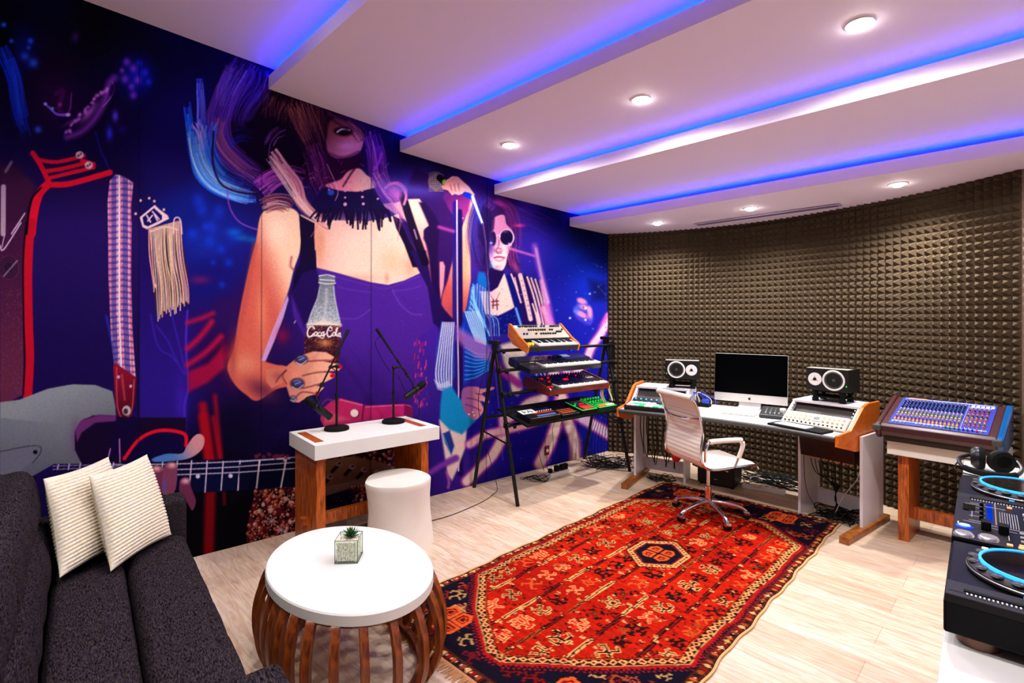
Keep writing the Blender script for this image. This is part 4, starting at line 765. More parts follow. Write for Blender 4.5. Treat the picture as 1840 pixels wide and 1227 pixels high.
SO=WP(-.39,1.56,0); t=thing('sofa','long charcoal fabric sofa against the mural with tufted seat and square arms','sofa',SO,AW)
# local: x = toward the room (s), y = into the wall (-d)
def pad(x0,x1,y0,y1,z0,z1,r=.035,seams=(),depth=.012,puff=.012,nx_=18,ny_=90,M=None):
    b=MB(); vs=[];
    def prof(u,L_,rr):
        d=min(u,L_-u); return 0 if d>=rr else rr-math.sqrt(max(0,rr*rr-(rr-d)**2))
    xs=[x0+(x1-x0)*(i/nx_) for i in range(nx_+1)]; ys=[y0+(y1-y0)*(j/ny_) for j in range(ny_+1)]
    xs=sorted(set(xs+[x0+r*.15,x0+r*.45,x1-r*.15,x1-r*.45])); ys=sorted(set(ys+[y0+r*.15,y0+r*.45,y1-r*.15,y1-r*.45])); nx2,ny2=len(xs),len(ys)
    for y in ys:
        for x in xs:
            z=z1-max(prof(x-x0,x1-x0,r),prof(y-y0,y1-y0,r)); fx=(x-x0)/(x1-x0); z+=puff*math.sin(PI*fx)
            for s_ in seams: z-=depth*.9*math.exp(-((y-s_)/.010)**2)
            if seams: 
                ss=sorted([y0]+list(seams)+[y1])
                for a,b_ in zip(ss,ss[1:]):
                    if a<=y<=b_: z+=.006*math.sin(PI*(y-a)/(b_-a))
            z+=.0025*math.sin(x*31+y*17)*math.sin(y*23+1)
            vs.append((x,y,z))
    o=len(vs); ring=[i for i in range(nx2)]+[nx2-1+j*nx2 for j in range(1,ny2)]+[(ny2-1)*nx2+i for i in range(nx2-2,-1,-1)]+[j*nx2 for j in range(ny2-2,0,-1)]
    vs+=[(vs[i][0],vs[i][1],z0) for i in ring]; n_=len(ring)
    fs=[(j*nx2+i,j*nx2+i+1,(j+1)*nx2+i+1,(j+1)*nx2+i) for j in range(ny2-1) for i in range(nx2-1)]
    fs+=[(ring[(q+1)%n_],ring[q],o+q,o+(q+1)%n_) for q in range(n_)]; fs.append(tuple(o+q for q in range(n_))[::-1])
    b.add(vs,fs,M); return b
Y0,Y1=-.87,.86   # along the sofa: near arm inner face .. far arm inner face
sm=[-.55,-.26,.03,.32,.6]
pad(.003,.27,Y0,Y1,.24,.425,.045,sm).build('seat_cushion',fab,t,smooth=True,ang=60)
pad(-.27,-.003,Y0,Y1,.24,.42,.045,[q+.06 for q in sm]).build('seat_cushion',fab,t,smooth=True,ang=60)
MB().box(-.60,.26,Y0,Y1,.07,.24).build('frame',fab,t,bevel=.01)
MB().box(-.64,.28,Y1,Y1+.15,.05,.62).build('arm',fab,t,bevel=.028,seg=4)
MB().box(-.64,.28,Y0-.15,Y0,.05,.62).build('arm',fab,t,bevel=.028,seg=4)
MB().prism([(-.64,.07),(-.33,.07),(-.37,.80),(-.44,.90),(-.64,.90)],Y0,Y1,'y').build('back_frame',fab,t,bevel=.035,seg=4)
Mb=Matrix.Translation((-.315,0,.655))@rotm(0,math.radians(90-10),0)
pad(-.245,.0,Y0,Y1,-.12,.0,.04,sm,.008,.02,M=Mb).build('back_cushion',fab,t,smooth=True,ang=60)
pad(.003,.235,Y0,Y1,-.12,.0,.04,[q+.05 for q in sm],.008,.02,M=Mb).build('back_cushion',fab,t,smooth=True,ang=60)
for x in(-.55,.2):
    for y in (Y0-.08,Y1+.08): MB().box(x-.025,x+.025,y-.025,y+.025,0,.06).build('foot',blackm,t)
# knit cushions
knit=mat('cream_knit',(226,212,186),.95,noise=.12,nscale=90,spec=.05)
def cushion(c4,label,thick=.07,n=56,nv=216,rows=27,flip=1):
    BL,BR,TRr,TL=[Vector(p) for p in c4]; ctr=(BL+BR+TRr+TL)/4; nrm=(BR-BL).cross(TL-BL).normalized()*flip
    me=MB(); vs=[]
    for side in (1,-1):
        for j in range(nv+1):
            v=j/nv
            for i in range(n+1):
                u=i/n; pin=.05; uu=u+(u-.5)*-pin*math.sin(PI*v)*1.1; vv=v+(v-.5)*-pin*math.sin(PI*u)*1.1
                p=BL*(1-uu)*(1-vv)+BR*uu*(1-vv)+TRr*uu*vv+TL*(1-uu)*vv
                e=(math.sin(PI*u)*math.sin(PI*v)); h_=thick*e**.5 if e>0 else 0
                ribs=.0075*abs(math.sin(PI*v*rows))**.7+.0022*(1 if (i+int(v*rows))%2 else -1)*abs(math.sin(PI*v*rows))
                p=p+nrm*side*(h_+ribs*min(1,e*14)+.001)-ctr; vs.append(tuple(p))
    N1=(n+1)*(nv+1); fs=[]
    for s_,o in ((0,0),(1,N1)):
        for j in range(nv):
            for i in range(n):
                q=(o+j*(n+1)+i,o+j*(n+1)+i+1,o+(j+1)*(n+1)+i+1,o+(j+1)*(n+1)+i); fs.append(q if s_==0 else q[::-1])
    bd=[i for i in range(n+1)]+[n+j*(n+1) for j in range(1,nv+1)]+[nv*(n+1)+i for i in range(n-1,-1,-1)]+[j*(n+1) for j in range(nv-1,0,-1)]
    for a,b_ in zip(bd,bd[1:]+bd[:1]): fs.append((b_,a,a+N1,b_+N1))
    me.add(vs,fs); o=me.build('knit_cushion',knit,None,smooth=True,ang=0); o.location=ctr; tag(o,label,'cushion'); return o
cushion([(-1.97,2.23,.47),(-1.93,2.60,.47),(-2.16,2.74,.86),(-2.16,2.36,.86)],'cream ribbed knit cushion leaning on the sofa back, partly behind the other cushion')
cushion([(-1.815,2.315,.455),(-1.79,2.69,.465),(-1.975,2.77,.865),(-2.0,2.42,.855)],'cream ribbed knit cushion standing in front, corner resting on the sofa seat')
# ---------- keyboard stand ----------
KO=WP(3.06,.367,0); t=thing('keyboard_stand','black tubular A-frame keyboard stand carrying four tiers of instruments','keyboard stand',KO,AW)
def kl(s,d,z): return (s-3.06,.367-d,z)
FS=(2.29,3.83); fd=lambda z:.686-.235*z; bd_=lambda z:.05+.233*z
for s_ in FS:
    for f in (fd,bd_): MB().tube([kl(s_,f(0),0),kl(s_,f(1.37),1.37)],.017,14).build('leg',blackm,t,smooth=True)
    b=MB(); b.cbox(0,0,0,.05,.13,.035,Matrix.Translation(kl(s_,.367,1.385))); b.cbox(0,0,0,.045,.05,.07,Matrix.Translation(kl(s_,.367,1.35))); b.build('apex_joint',blackm,t,bevel=.006)
    b=MB(); b.tube([kl(s_,fd(.5),.5),kl(s_,bd_(.56),.56)],.008,8); b.cyl(.025,-.015,.015,12,Matrix.Translation(kl(s_,fd(.5),.5))); b.cyl(.025,-.015,.015,12,Matrix.Translation(kl(s_,bd_(.56),.56))); b.build('side_brace',blackm,t,smooth=True)
for z in (1.31,1.135,.93,.665):
    d=fd(z)+.028; MB().tube([kl(2.27,d,z),kl(3.85,d,z)],.0145,12).build('crossbar',blackm,t,smooth=True)
    for s_ in FS:
        b=MB(); b.cyl(.025,-.022,.022,12,Matrix.Translation(kl(s_,fd(z),z))); b.cyl(.02,-.02,.02,12,Matrix.Translation(kl(s_,d,z))@rotm(0,PI/2,0)); b.build('clamp',blackm,t,smooth=True)
        b=MB(); b.sph(.017,kl(s_+.05,d+.03,z-.012),10,7); b.build('clamp_knob',blackmat,t,smooth=True)
MB().tube([kl(2.29,bd_(.68),.68),kl(3.83,bd_(.68),.68)],.015,12).build('rear_bar',blackm,t,smooth=True)
tiers=[(1.31,2.62,3.02,.60,1.298,.36,1.40),(1.135,2.7,3.2,.63,1.108,.36,1.165),(.93,2.8,3.32,.66,.893,.32,.93),(.665,2.5,3.4,.72,.668,.38,.752)]
for z,sa,sb,df,zf,db,zb in tiers:
    for s_ in (sa,sb): MB().tube([kl(s_,df,zf),kl(s_,fd(z)+.028,z-.0),kl(s_,db,zb)] if 0 else [kl(s_,df,zf-.004),kl(s_,db,zb-.004)],.0085,8).build('support_arm',blackm,t,smooth=True)
# ---------- synthesizers ----------
wk=mat('key_white',(240,236,226),.3); bk=mat('key_black',(14,14,15),.3)
def keys(t,x0,x1,y0,y1,z,nw,M):
    b=MB(); w=(x1-x0)/nw
    for i in range(nw): b.box(x0+i*w+.0006,x0+(i+1)*w-.0006,y0,y1,z-.014,z,M)
    b.build('white_keys',wk,t); b=MB()
    for i in range(nw):
        if i%7 in (0,1,3,4,5) and i<nw-1: b.box(x0+(i+1)*w-w*.28,x0+(i+1)*w+w*.28,y0+(y1-y0)*.36,y1,z-.004,z+.009,M)
    b.build('black_keys',bk,t)
I4=Matrix.Identity(4)
def synth(s0,s1,d,z,label,prof,cheek,body,kx,ky,kz,nw,tilt=0):
    t=thing('synthesizer',label,'synthesizer',WP((s0+s1)/2,d,z),rot=(tilt,0,AW)); W=(s1-s0)
    b=MB(); b.prism(prof,-W/2+.001,W/2-.001,'x'); b.build('body',body,t,bevel=.002)
    if cheek:
        cp_,cm,cw=cheek
        for sx in (-1,1): b=MB(); b.prism(cp_,min(sx*W/2,sx*(W/2+cw)),max(sx*W/2,sx*(W/2+cw)),'x'); b.build('side_cheek',cm,t,bevel=.004)
    keys(t,-W/2+W*kx[0],-W/2+W*kx[1],ky[0],ky[1],kz,nw,I4); return t,W
# top: orange cheeks, taupe panel
panel=mat('synth_taupe',(168,156,140),.5); 
t1,W=synth(2.487,3.125,.60,1.300,'small analog synthesizer with orange wooden cheeks on the top tier of the stand',[(0,.0),(0,.045),(.125,.05),(.125,.076),(.30,.146),(.312,.135),(.30,.04),(.215,.0)],([(-.006,-.012),(-.006,.05),(.014,.066),(.120,.090),(.30,.162),(.322,.158),(.322,.12),(.30,.04),(.21,-.006)],orange,.017),mat('synth_black',(18,18,20),.4),(.2,.995),(.004,.122),.062,22,.33)
th_=math.atan2(.07,.175); PM=Matrix.Translation((0,.125,.0765))@rotm(th_,0,0); plen=math.hypot(.07,.175)
b=MB(); b.box(-W/2+.004,W/2-.004,.004,plen-.004,-.002,.002,PM); b.build('control_panel',panel,t1)
kb=knobmesh(.0105,.014,[bk,white]); rows=[(.87,[-.42,-.38,-.33,-.28,-.24,-.19,-.15,-.1,-.05,.06,.12,.26,.3,.34,.39,.44]),(.60,[-.26,-.21,-.16,-.11,-.06,-.01,.03,.08,.19,.24,.46]),(.32,[-.41,-.35,-.16,-.06,-.01,.04,.09,.14,.2,.25]),(.45,[.31,.34,.37,.40])]
many(kb,'knob',[PM@Matrix.Translation((x*W*.96,plen*v,.002)) for v,xs in rows for x in xs],t1)
yb=mat('amber_lamp',(230,160,30),.5,emit=(255,170,30),es=1.2)
b=MB()
for x,v in((-.36,.78),(-.32,.8),(-.30,.7),(-.2,.5),(-.14,.5),(-.02,.5),(.05,.48),(.17,.48),(-.23,.3),(-.12,.28)): b.cbox(x*W*.96,plen*v,.003,.014,.008,.003,PM)
b.build('lit_buttons',yb,t1); b=MB(); b.cbox(-.44*W,plen*.86,.003,.04,.032,.003,PM); b.build('display',mat('disp_cyan',(150,220,235),.3,emit=(150,220,240),es=1.2),t1)
wheel=meshof(MB().cyl(.02,-.008,.008,18,rotm(0,PI/2,0)),[yb])
for x in (-.43,-.37): o=bpy.data.objects.new('control_wheel',wheel); C.objects.link(o); o.parent=t1; o.location=(x*W,.06,.046)
# second: black workstation
t2,W=synth(2.46,3.415,.65,1.108,'long black workstation keyboard on the second tier of the stand',[(0,.0),(0,.045),(.15,.05),(.16,.07),(.30,.078),(.31,.07),(.31,.02),(.28,.0)],None,mat('blueblack',(16,16,26),.3,coat=.3),(.2,.985),(.004,.15),.062,36,.19)
p2=Matrix.Translation((0,.16,.0705))@rotm(math.atan2(.008,.14),0,0)
fad=meshof(MB().box(-.004,.004,-.007,.007,0,.016),[mat('fader_cap',(30,30,34),.4)],smooth=False)
b=MB(); b.box(-W/2+.02,W/2-.02,.002,.14,-.002,.0012,p2); b.build('control_panel',mat('navy_panel',(18,18,40),.3,coat=.4),t2)
many(fad,'fader',[p2@Matrix.Translation((x,.05+.01*math.sin(x*90),.001)) for x in lin2(-.06,.1,9)],t2)
many(knobmesh(.008,.012,[silver,white]),'knob',[p2@Matrix.Translation((x,y,.001)) for x in lin2(-.2,-.1,5) for y in (.04,.085)],t2)
b=MB(); b.box(.14,.24,.05,.12,.001,.004,p2); b.build('display',mat('disp_dim',(120,130,150),.3,emit=(130,140,160),es=.4),t2)
b=MB(); b.cbox(-W/2+.11,.11,.075,.05,.012,.002); b.build('emblem',mat('print_white',(220,220,220),.5),t2)
# third: dark red wooden polysynth
redw=wood('red_wood',(84,24,10),(130,48,20),(1,5,5),.35); lamp=mat('red_lamp',(230,20,20),.5,emit=(255,10,10),es=2.2)
t3,W=synth(2.69,3.475,.68,.905,'black synthesizer with dark red wooden sides and red lights on the third tier',[(0,.01),(0,.052),(.14,.056),(.14,.072),(.34,.094),(.35,.08),(.35,.01)],([(-.006,-.008),(-.006,.05),(.01,.062),(.14,.085),(.345,.110),(.362,.10),(.362,-.008)],redw,.02),mat('synth_black2',(20,18,18),.4),(.17,.995),(.004,.138),.066,30,.12)
MB().box(-W/2,W/2,-.006,.0,.0,.045).build('front_rail',redw,t3)
p3=Matrix.Translation((0,.14,.0725))@rotm(math.atan2(.022,.2),0,0); ks=knobmesh(.0075,.013,[bk,white],n=10)
many(ks,'knob',[p3@Matrix.Translation((x+((j%2)*.012),y,.001)) for j,y in enumerate((.05,.095,.14,.185)) for x in lin2(-W*.46,W*.42,19) if not(j==0 and abs(x)<.1)],t3)
b=MB(); g=random.Random(9)
for x,y,w in((-.28,.12,.03),(-.26,.03,.02),(-.18,.13,.028),(-.14,.17,.014),(-.02,.05,.05),(.2,.12,.02),(.27,.06,.014),(.15,.17,.012),(-.3,.07,.012),(.05,.1,.01),(-.22,.07,.012)): b.cbox(x,y,.002,w,w*.55,.004,p3)
b.cbox(-W/2+.035,.07,.06,.02,.014,.004); b.cbox(-W/2+.075,.07,.06,.02,.014,.004); b.build('red_lamps',lamp,t3)
b=MB(); b.box(.24,.36,.02,.05,.001,.003,p3); b.build('display',mat('disp_grey',(160,160,150),.4),t3)
# fourth tier: tilted shelf with drum machines
tl=math.atan2(.09,.4); SF=WP(2.94,.75,.672)
o=MB().box(-.60,.60,0,.42,0,.018).build('instrument_shelf',blackmat,None,bevel=.002); o.location=SF; o.rotation_euler=(tl,0,AW); tag(o,'wide tilted black shelf board on the lowest tier of the keyboard stand','shelf')
SM=Matrix.Translation(SF)@Matrix.Rotation(AW,4,'Z')@Matrix.Rotation(tl,4,'X')
def onshelf(x,y): return SM@Vector((x,y,.0185))
green=mat('lamp_green',(20,200,60),.5,emit=(10,230,70),es=.55); greenp=mat('panel_green',(6,34,18),.5,emit=(0,90,36),es=.12)
def gadget(name,label,x0,x1,y0,y1,h,body,parts,catg='drum machine'):
    t=thing(name,label,catg,onshelf((x0+x1)/2,(y0+y1)/2),rot=(tl,0,AW)); w,d=(x1-x0)/2,(y1-y0)/2
    MB().box(-w,w,-d,d,0,h).build('case',body,t,bevel=.003)
    for nm,m,bx in parts:
        b=MB()
        for q in bx: b.box(-w+2*w*q[0],-w+2*w*q[1],-d+2*d*q[2],-d+2*d*q[3],h,h+(q[4] if len(q)>4 else .003))
        b.build(nm,m,t)
    return t,w,d,h
redl=mat('print_red',(200,40,30),.5); bluel=mat('pad_blue',(84,104,160),.4,emit=(80,110,200),es=.1); orl=mat('lamp_orange',(230,100,30),.5,emit=(255,90,20),es=.35)
whp=mat('print_white2',(232,230,222),.5)
g1=gadget('drum_machine','black groove box with a white top panel at the left end of the shelf',-.56,-.20,.01,.20,.05,bk,[('top_panel',whp,[(0,.46,.55,.98,.002)]),('pad_row',bluel,[(.3+.055*k,.335+.055*k,.1,.24,.005) for k in range(11)]),('red_row',redl,[(.3,.96,.42,.5)]),('markings',bk,[(.08+.06*k,.12+.06*k,.62+.1*(k%2),.9-.08*(k%3),.003) for k in range(6)])])
many(knobmesh(.006,.01,[whp,bk]),'knob',[Matrix.Translation((-.12+.028*k,.02,.05)) for k in range(4,11)],g1[0])
g2=gadget('drum_machine','small black groove box with orange lights in the middle of the shelf',-.17,.06,.01,.15,.035,bk,[('orange_lamps',orl,[(.12+.1*k,.165+.1*k,.25+.24*j,.33+.24*j) for k in range(8) for j in range(3)])])
g3=gadget('drum_machine','green-lit groove box with a glowing red pad on the shelf',.09,.30,.01,.24,.045,bk,[('red_pad',lamp,[(.3,.86,.12,.46)]),('green_edge',green,[(0,1,0,.04),(0,.04,0,1),(.96,1,0,1)]),('green_buttons',green,[(.1,.2,.55,.62),(.3,.4,.7,.76)]),('red_buttons',lamp,[(.5,.8,.62,.66)])])
g4=gadget('drum_machine','green-lit drum machine with a row of orange and white keys at the shelf right end',.33,.59,.01,.27,.045,greenp,[('step_keys',orl,[(.1+.085*k,.17+.085*k,.07,.2,.008) for k in range(5)]),('step_keys',whp,[(.53+.085*k,.6+.085*k,.07,.2,.008) for k in range(5)]),('green_edge',green,[(0,1,0,.03),(0,.03,0,1)]),('scale_rows',green,[(.12,.9,.3,.34),(.12,.9,.44,.47)])])
many(knobmesh(.009,.014,[green,bk]),'knob',[Matrix.Translation((-.1+.04*i,.0+.045*j,.045)) for i in range(6) for j in range(2,3)]+[Matrix.Translation((-.1+.04*i,.02,.045)) for i in range(6)],g4[0])
# patch leads: coloured loop above the shelf end
PL=onshelf(.52,.1)
for k,(c_,nm) in enumerate((((30,120,220),'blue'),((230,230,235),'white'),((230,70,40),'red'),((240,190,40),'yellow'),((60,190,90),'green'))):
    o_=.012*(k-2); pts=[PL+Vector((0,0,.05))+U*o_,PL+U*(-.045+o_)+Vector((0,0,.13)),PL+U*(-.02+o_*1.3)+Vector((0,0,.235-abs(o_))),PL+U*(.045+o_)+Vector((0,0,.235-abs(o_))),PL+U*(.085+o_*.5)+Vector((0,0,.13)),PL+U*(.10+o_*.3)+N*.02+Vector((0,0,.055))]
    c=MB().tube([p-PL for p in cat_curve(pts,6)],.0035,6).build('patch_cable',mat('cable_'+nm,c_,.5),None,smooth=True); c.location=PL; tag(c,nm+' patch cable arching over the right end of the instrument shelf','cable','coloured patch cables')
# coil of leads on the right end of the stand
b=MB(); q0=WP(3.85,.43,1.3); g=random.Random(2)
for k in range(5):
    b.tube([(U*(.03*math.cos(a))+Vector((0,0,-.11+ (.15+.01*k)*math.sin(a)))+N*(.01*k-.02)) for a in [2*PI*i/20 for i in range(20)]],.0035,6,closed=True)
c=b.build('cable_coil',cable,None,smooth=True); c.location=q0; tag(c,'coil of black cable hung over the right end of the keyboard stand','cable')
# hanging leads of the stand (thin single cables)
def lead(pts,label,group=None,r=.003,m=cable,n=7,name='cable',catg='cable'):
    P=cat_curve(pts,n); o0=P[0]; c=MB().tube([p-o0 for p in P],r,6).build(name,m,None,smooth=True); c.location=o0; return tag(c,label,catg,group)
lead([WP(2.28,.32,1.30),WP(2.25,.18,.9),WP(2.33,.10,.62),WP(2.36,.2,.3),WP(2.37,.3,.05),WP(2.3,.33,.006),WP(2.1,.42,.004),WP(1.7,.5,.004),WP(1.4,.45,.004),WP(1.3,.3,.004)],'long black cable dropping behind the stand and running left across the floor')
lead([WP(2.34,.36,1.30),WP(2.30,.40,1.22),WP(2.38,.44,1.1),WP(2.37,.5,.96),WP(2.42,.48,.9)],'short black lead linking the upper crossbars at the left end of the stand')
g=random.Random(11)
for k in range(4):
    s=2.95+.11*k; lead([WP(s,.4,.72),WP(s-.03,.25,.5),WP(s+.02,.2,.3),WP(3.02+.05*k,.24,.06)],'thin black lead hanging from the shelf down to the white power strip','leads over the power strip',r=.0025)
for k in range(7):
    s=3.58+.045*k; lead([WP(s,.45,.72),WP(s+.02,.36,.5),WP(s-.02+.01*k,.3,.25),WP(s+.03,.33,.03),WP(s+.12,.4+.03*k,.008),WP(s+.2-.05*k,.5,.006)],'thin black lead falling from the right end of the stand to the cable heap','leads at the right stand end',r=.003)
b=MB(); HP=WP(3.95,.42,.0)
for k in range(26):
    cx,cy=g.uniform(-.22,.25),g.uniform(-.2,.2); rx,ry=g.uniform(.06,.22),g.uniform(.05,.15); ph=g.uniform(0,6); z=g.uniform(.004,.05)
    b.tube([Vector((cx+rx*math.cos(a+ph),cy+ry*math.sin(a),z+.012*math.sin(3*a+ph))) for a in [2*PI*i/22 for i in range(22)]],.0034,5,closed=True)
c=b.build('cable_heap',cable,None,smooth=True); c.location=HP; tag(c,'heap of tangled black cables on the floor in the mural corner','cable heap',kind='stuff')
# power strip with plugs
def strip(p,ang,label,L_=.34,plugs=((-.11,1),(-.03,1),(.08,1),(.13,0))):
    t=thing('power_strip',label,'power strip',p,ang)
    MB().box(-L_/2,L_/2,-.028,.028,0,.045).build('housing',white,t,bevel=.006)
    b=MB()
    for k in range(6): b.cbox(-L_/2+.045+k*(L_-.09)/5,0,.046,.03,.026,.003)
    b.build('sockets',orl if 0 else mat('socket_orange',(226,110,70),.5),t)
    return t
ps=strip(WP(3.17,.30,0),AW+.03,'white power strip with orange sockets on the floor under the keyboard stand')
for k,(x,w) in enumerate(((-.12,.03),(-.03,.05),(.05,.05),(.1,.035))):
    c=MB().box(-w/2,w/2,-.02,.02,0,.055 if k else .04).build('power_adapter',blackmat,None,bevel=.004); p=WP(3.17+x,.30,.0495); c.location=p; c.rotation_euler=(0,0,AW+.03); tag(c,('slim','square','tall square','narrow')[k]+' black plug adapter in the floor power strip, '+('leftmost','second from left','third from left','rightmost')[k],'plug','plug adapters in the floor strip')
b=MB()
for k in range(5):
    cx=-.16+.03*k; b.tube([Vector((cx+.09*math.cos(a+k),.02+.05*math.sin(a),.006+.02*(1+math.sin(2*a+k)))) for a in [2*PI*i/20 for i in range(20)]],.003,5,closed=True)
c=b.build('cable_heap',cable,None,smooth=True); c.location=WP(2.93,.36,0); tag(c,'small loop of black cords at the left end of the floor power strip','cable heap',kind='stuff')
p=wl(982,809); t=thing('wall_socket','small red and cream wall socket plate low on the mural behind the stand','socket',p+N*.002,AW)
MB().box(-.033,.033,-.010,.0,-.05,.05).build('plate',mat('socket_plate',(120,34,60),.4),t,bevel=.003)
MB().cyl(.018,0,.006,20,Matrix.Translation((0,-.010,0))@rotm(PI/2,0,0)).build('outlet',mat('socket_cream',(225,200,180),.4),t)
# ---------- rug ----------
E1=Vector((-.703,-.711,0)).normalized(); E2=Vector((.7187,-.695,0)).normalized(); RO=Vector((1.490,5.015,0)); RW_,RL_=1.475,3.14
K=290; rw,rl=int(RW_*K),int(RL_*K)
r_=np.zeros((rl,rw,3),np.float32); VV,UU=np.mgrid[0:rl,0:rw].astype(np.float32)/K
NAVY=np.array((18,13,26)); RED_=np.array((158,18,9)); ORG=np.array((184,74,30)); CRM=np.array((206,150,86)); BRN=np.array((66,30,22)); DRK=np.array((34,12,12)); MAG=np.array((150,26,36))
def paint(mask,c): r_[mask]=c
hexp=[(.075,.66),(.36,.40),(1.06,.40),(1.385,.66),(1.385,2.38),(1.05,2.74),(.76,2.97),(.66,2.97),(.36,2.76),(.075,2.50)]
def pmask(P,X,Y):
    ins=np.zeros(X.shape,bool); Q=P+[P[0]]
    for (ax,ay),(bx_,by) in zip(Q,Q[1:]):
        if ay!=by: ins^=((ay>Y)!=(by>Y))&(X<(bx_-ax)*(Y-ay)/(by-ay)+ax)
    return ins
def pdist(P,X,Y,closed=True):
    Q=P+[P[0]] if closed else P; best=np.full(X.shape,9.,np.float32); par=np.zeros(X.shape,np.float32); acc_=0
    for (ax,ay),(bx_,by) in zip(Q,Q[1:]):
        dx,dy=bx_-ax,by-ay; l=dx*dx+dy*dy+1e-12; t_=np.clip(((X-ax)*dx+(Y-ay)*dy)/l,0,1); d=np.hypot(X-ax-t_*dx,Y-ay-t_*dy); m_=d<best; best[m_]=d[m_]; par[m_]=(acc_+t_*math.sqrt(l))[m_]; acc_+=math.sqrt(l)
    return best,par
nr_=np.random.default_rng(8)
wob=.004*np.sin(VV*9+1)+.003*np.sin(VV*23); Uw=UU+wob; Vw=VV+.004*np.sin(UU*14)
r_[:]=NAVY
# outer border: brown with bright dashes, then dark and red serrations
ed=np.minimum(np.minimum(UU,RW_-UU),np.minimum(VV,RL_-VV)); alng=np.where(np.minimum(UU,RW_-UU)<np.minimum(VV,RL_-VV),VV,UU)
m_=ed<.052; r_[m_]=BRN
cellk=np.floor(alng/.034).astype(int); ph=alng/.034-cellk; pal=np.array([ORG,RED_,CRM,(150,60,40),DRK,ORG*.8,RED_*.8,(200,140,60)])
m2=(ed>.012)&(ed<.042)&(ph>.18)&(ph<.8)&((np.abs(ed-.027)+np.abs(ph-.5)*.02)<.016); r_[m2]=pal[(cellk*7+(cellk//3)*5)[m2]%8]
m2=(ed>.020)&(ed<.032)&(ph<.12); r_[m2]=(214,190,160)
m2=(ed>.052)&(ed<.060); r_[m2]=DRK
hm=pmask(hexp,Uw,Vw); hd,hp=pdist(hexp,Uw,Vw)
fieldside=(Uw<.075)|(Uw>1.385)
m2=(~hm)&(hd<.05); ser=np.abs(np.mod(hp/.024,1)-.5); r_[m2&(hd<.012+.02*ser*2)]=(150,20,18)
m2=(~hm)&(hd>.032)&(hd<.046)&(ser<.2); r_[m2]=MAG*.8
# spandrel motifs
def stamp(mask_fn,u,v,s,rot,c):
    a=s*1.1; i0,i1=max(0,int((u-a)*K)),min(rw,int((u+a)*K)+1); j0,j1=max(0,int((v-a)*K)),min(rl,int((v+a)*K)+1)
    if i1<=i0 or j1<=j0: return
    X=(UU[j0:j1,i0:i1]-u)/s; Y=(VV[j0:j1,i0:i1]-v)/s; cc,ss=math.cos(rot),math.sin(rot); x=X*cc+Y*ss; y=-X*ss+Y*cc
    mk=mask_fn(x,y)
    if clip_ is not None: mk=mk&clip_[j0:j1,i0:i1]
    r_[j0:j1,i0:i1][mk]=c
def linem(segs,w):
    def f(x,y):
        m=np.zeros(x.shape,bool)
        for ax,ay,bx_,by in segs:
            dx,dy=bx_-ax,by-ay; l=dx*dx+dy*dy+1e-9; t_=np.clip(((x-ax)*dx+(y-ay)*dy)/l,0,1); m|=np.hypot(x-ax-t_*dx,y-ay-t_*dy)<w
        return m
    return f
MOT=[[(-.6,-.2,-.2,-.5),(-.2,-.5,.3,-.1),(.3,-.1,.3,.4),(.3,.4,-.2,.7),(-.2,.7,-.6,.3),(-.6,.3,-.6,-.2),(.3,-.1,.8,-.4),(-.2,-.5,-.3,-.9),(-.6,.3,-.9,.5),(.3,.4,.7,.7),(-.1,-.1,-.1,.3)],
 [(-.8,0,-.3,0),(-.3,0,0,-.5),(0,-.5,.3,0),(.3,0,.8,0),(0,-.5,0,-.9),(-.8,-.3,-.8,.3),(.8,-.3,.8,.3),(-.3,0,-.3,.6),(.3,0,.3,.6),(-.5,.7,-.1,.6),(.5,.7,.1,.6),(-.3,-.8,.3,-.8)],
 [(-.7,-.5,.1,-.5),(.1,-.5,.1,.2),(.1,.2,-.5,.5),(.1,-.1,.7,-.4),(.7,-.4,.8,.3),(-.7,-.5,-.8,-.1),(-.5,.5,-.4,.9),(.1,.2,.6,.7),(-.2,-.8,.2,-.8)],
 [(-.6,-.6,.6,.6),(.6,-.6,-.6,.6),(-.6,-.6,-.9,-.3),(.6,.6,.9,.3),(.6,-.6,.3,-.9),(-.6,.6,-.3,.9),(-.2,0,.2,0)]]
LIT=[[(-.8,-.4,-.8,.4),(-.8,.4,-.3,.4),(-.3,.4,-.3,-.2),(-.3,.4,.1,.4),(.1,.4,.1,-.1),(.5,.35,.55,.35),(.85,.35,.9,.35)],[(-.6,-.3,-.6,.3),(-.6,.3,.0,.3),(0,.3,0,-.1),(.4,.2,.45,.2)]]
clip_=(~hm)&(ed>.064)&(hd>.055)
rr_=random.Random(21)
for _ in range(150):
    u,v=rr_.uniform(.08,RW_-.08),rr_.choice([rr_.uniform(.06,.6),rr_.uniform(2.4,3.08)]); stamp(linem(rr_.choice(MOT),.09),u,v,rr_.uniform(.035,.065),rr_.uniform(0,6),rr_.choice([ORG*.8,RED_*.7,CRM*.8,(110,30,24),(150,60,40),(90,20,28)]))
# field
r_[hm]=RED_; 
hue=.5+.5*np.sin(VV*2.1+UU*1.3)*np.sin(VV*5.2+2); r_[hm]=(r_*(1+.10*(hue[...,None]-.5))+np.array((12,10,0))*hue[...,None])[hm]
abr=np.repeat(nr_.normal(0,1,(rl//5+1,1)),5,0)[:rl]; r_[hm]=(r_*(1+.05*abr[...,None]))[hm]
clip_=hm&(hd>.058)
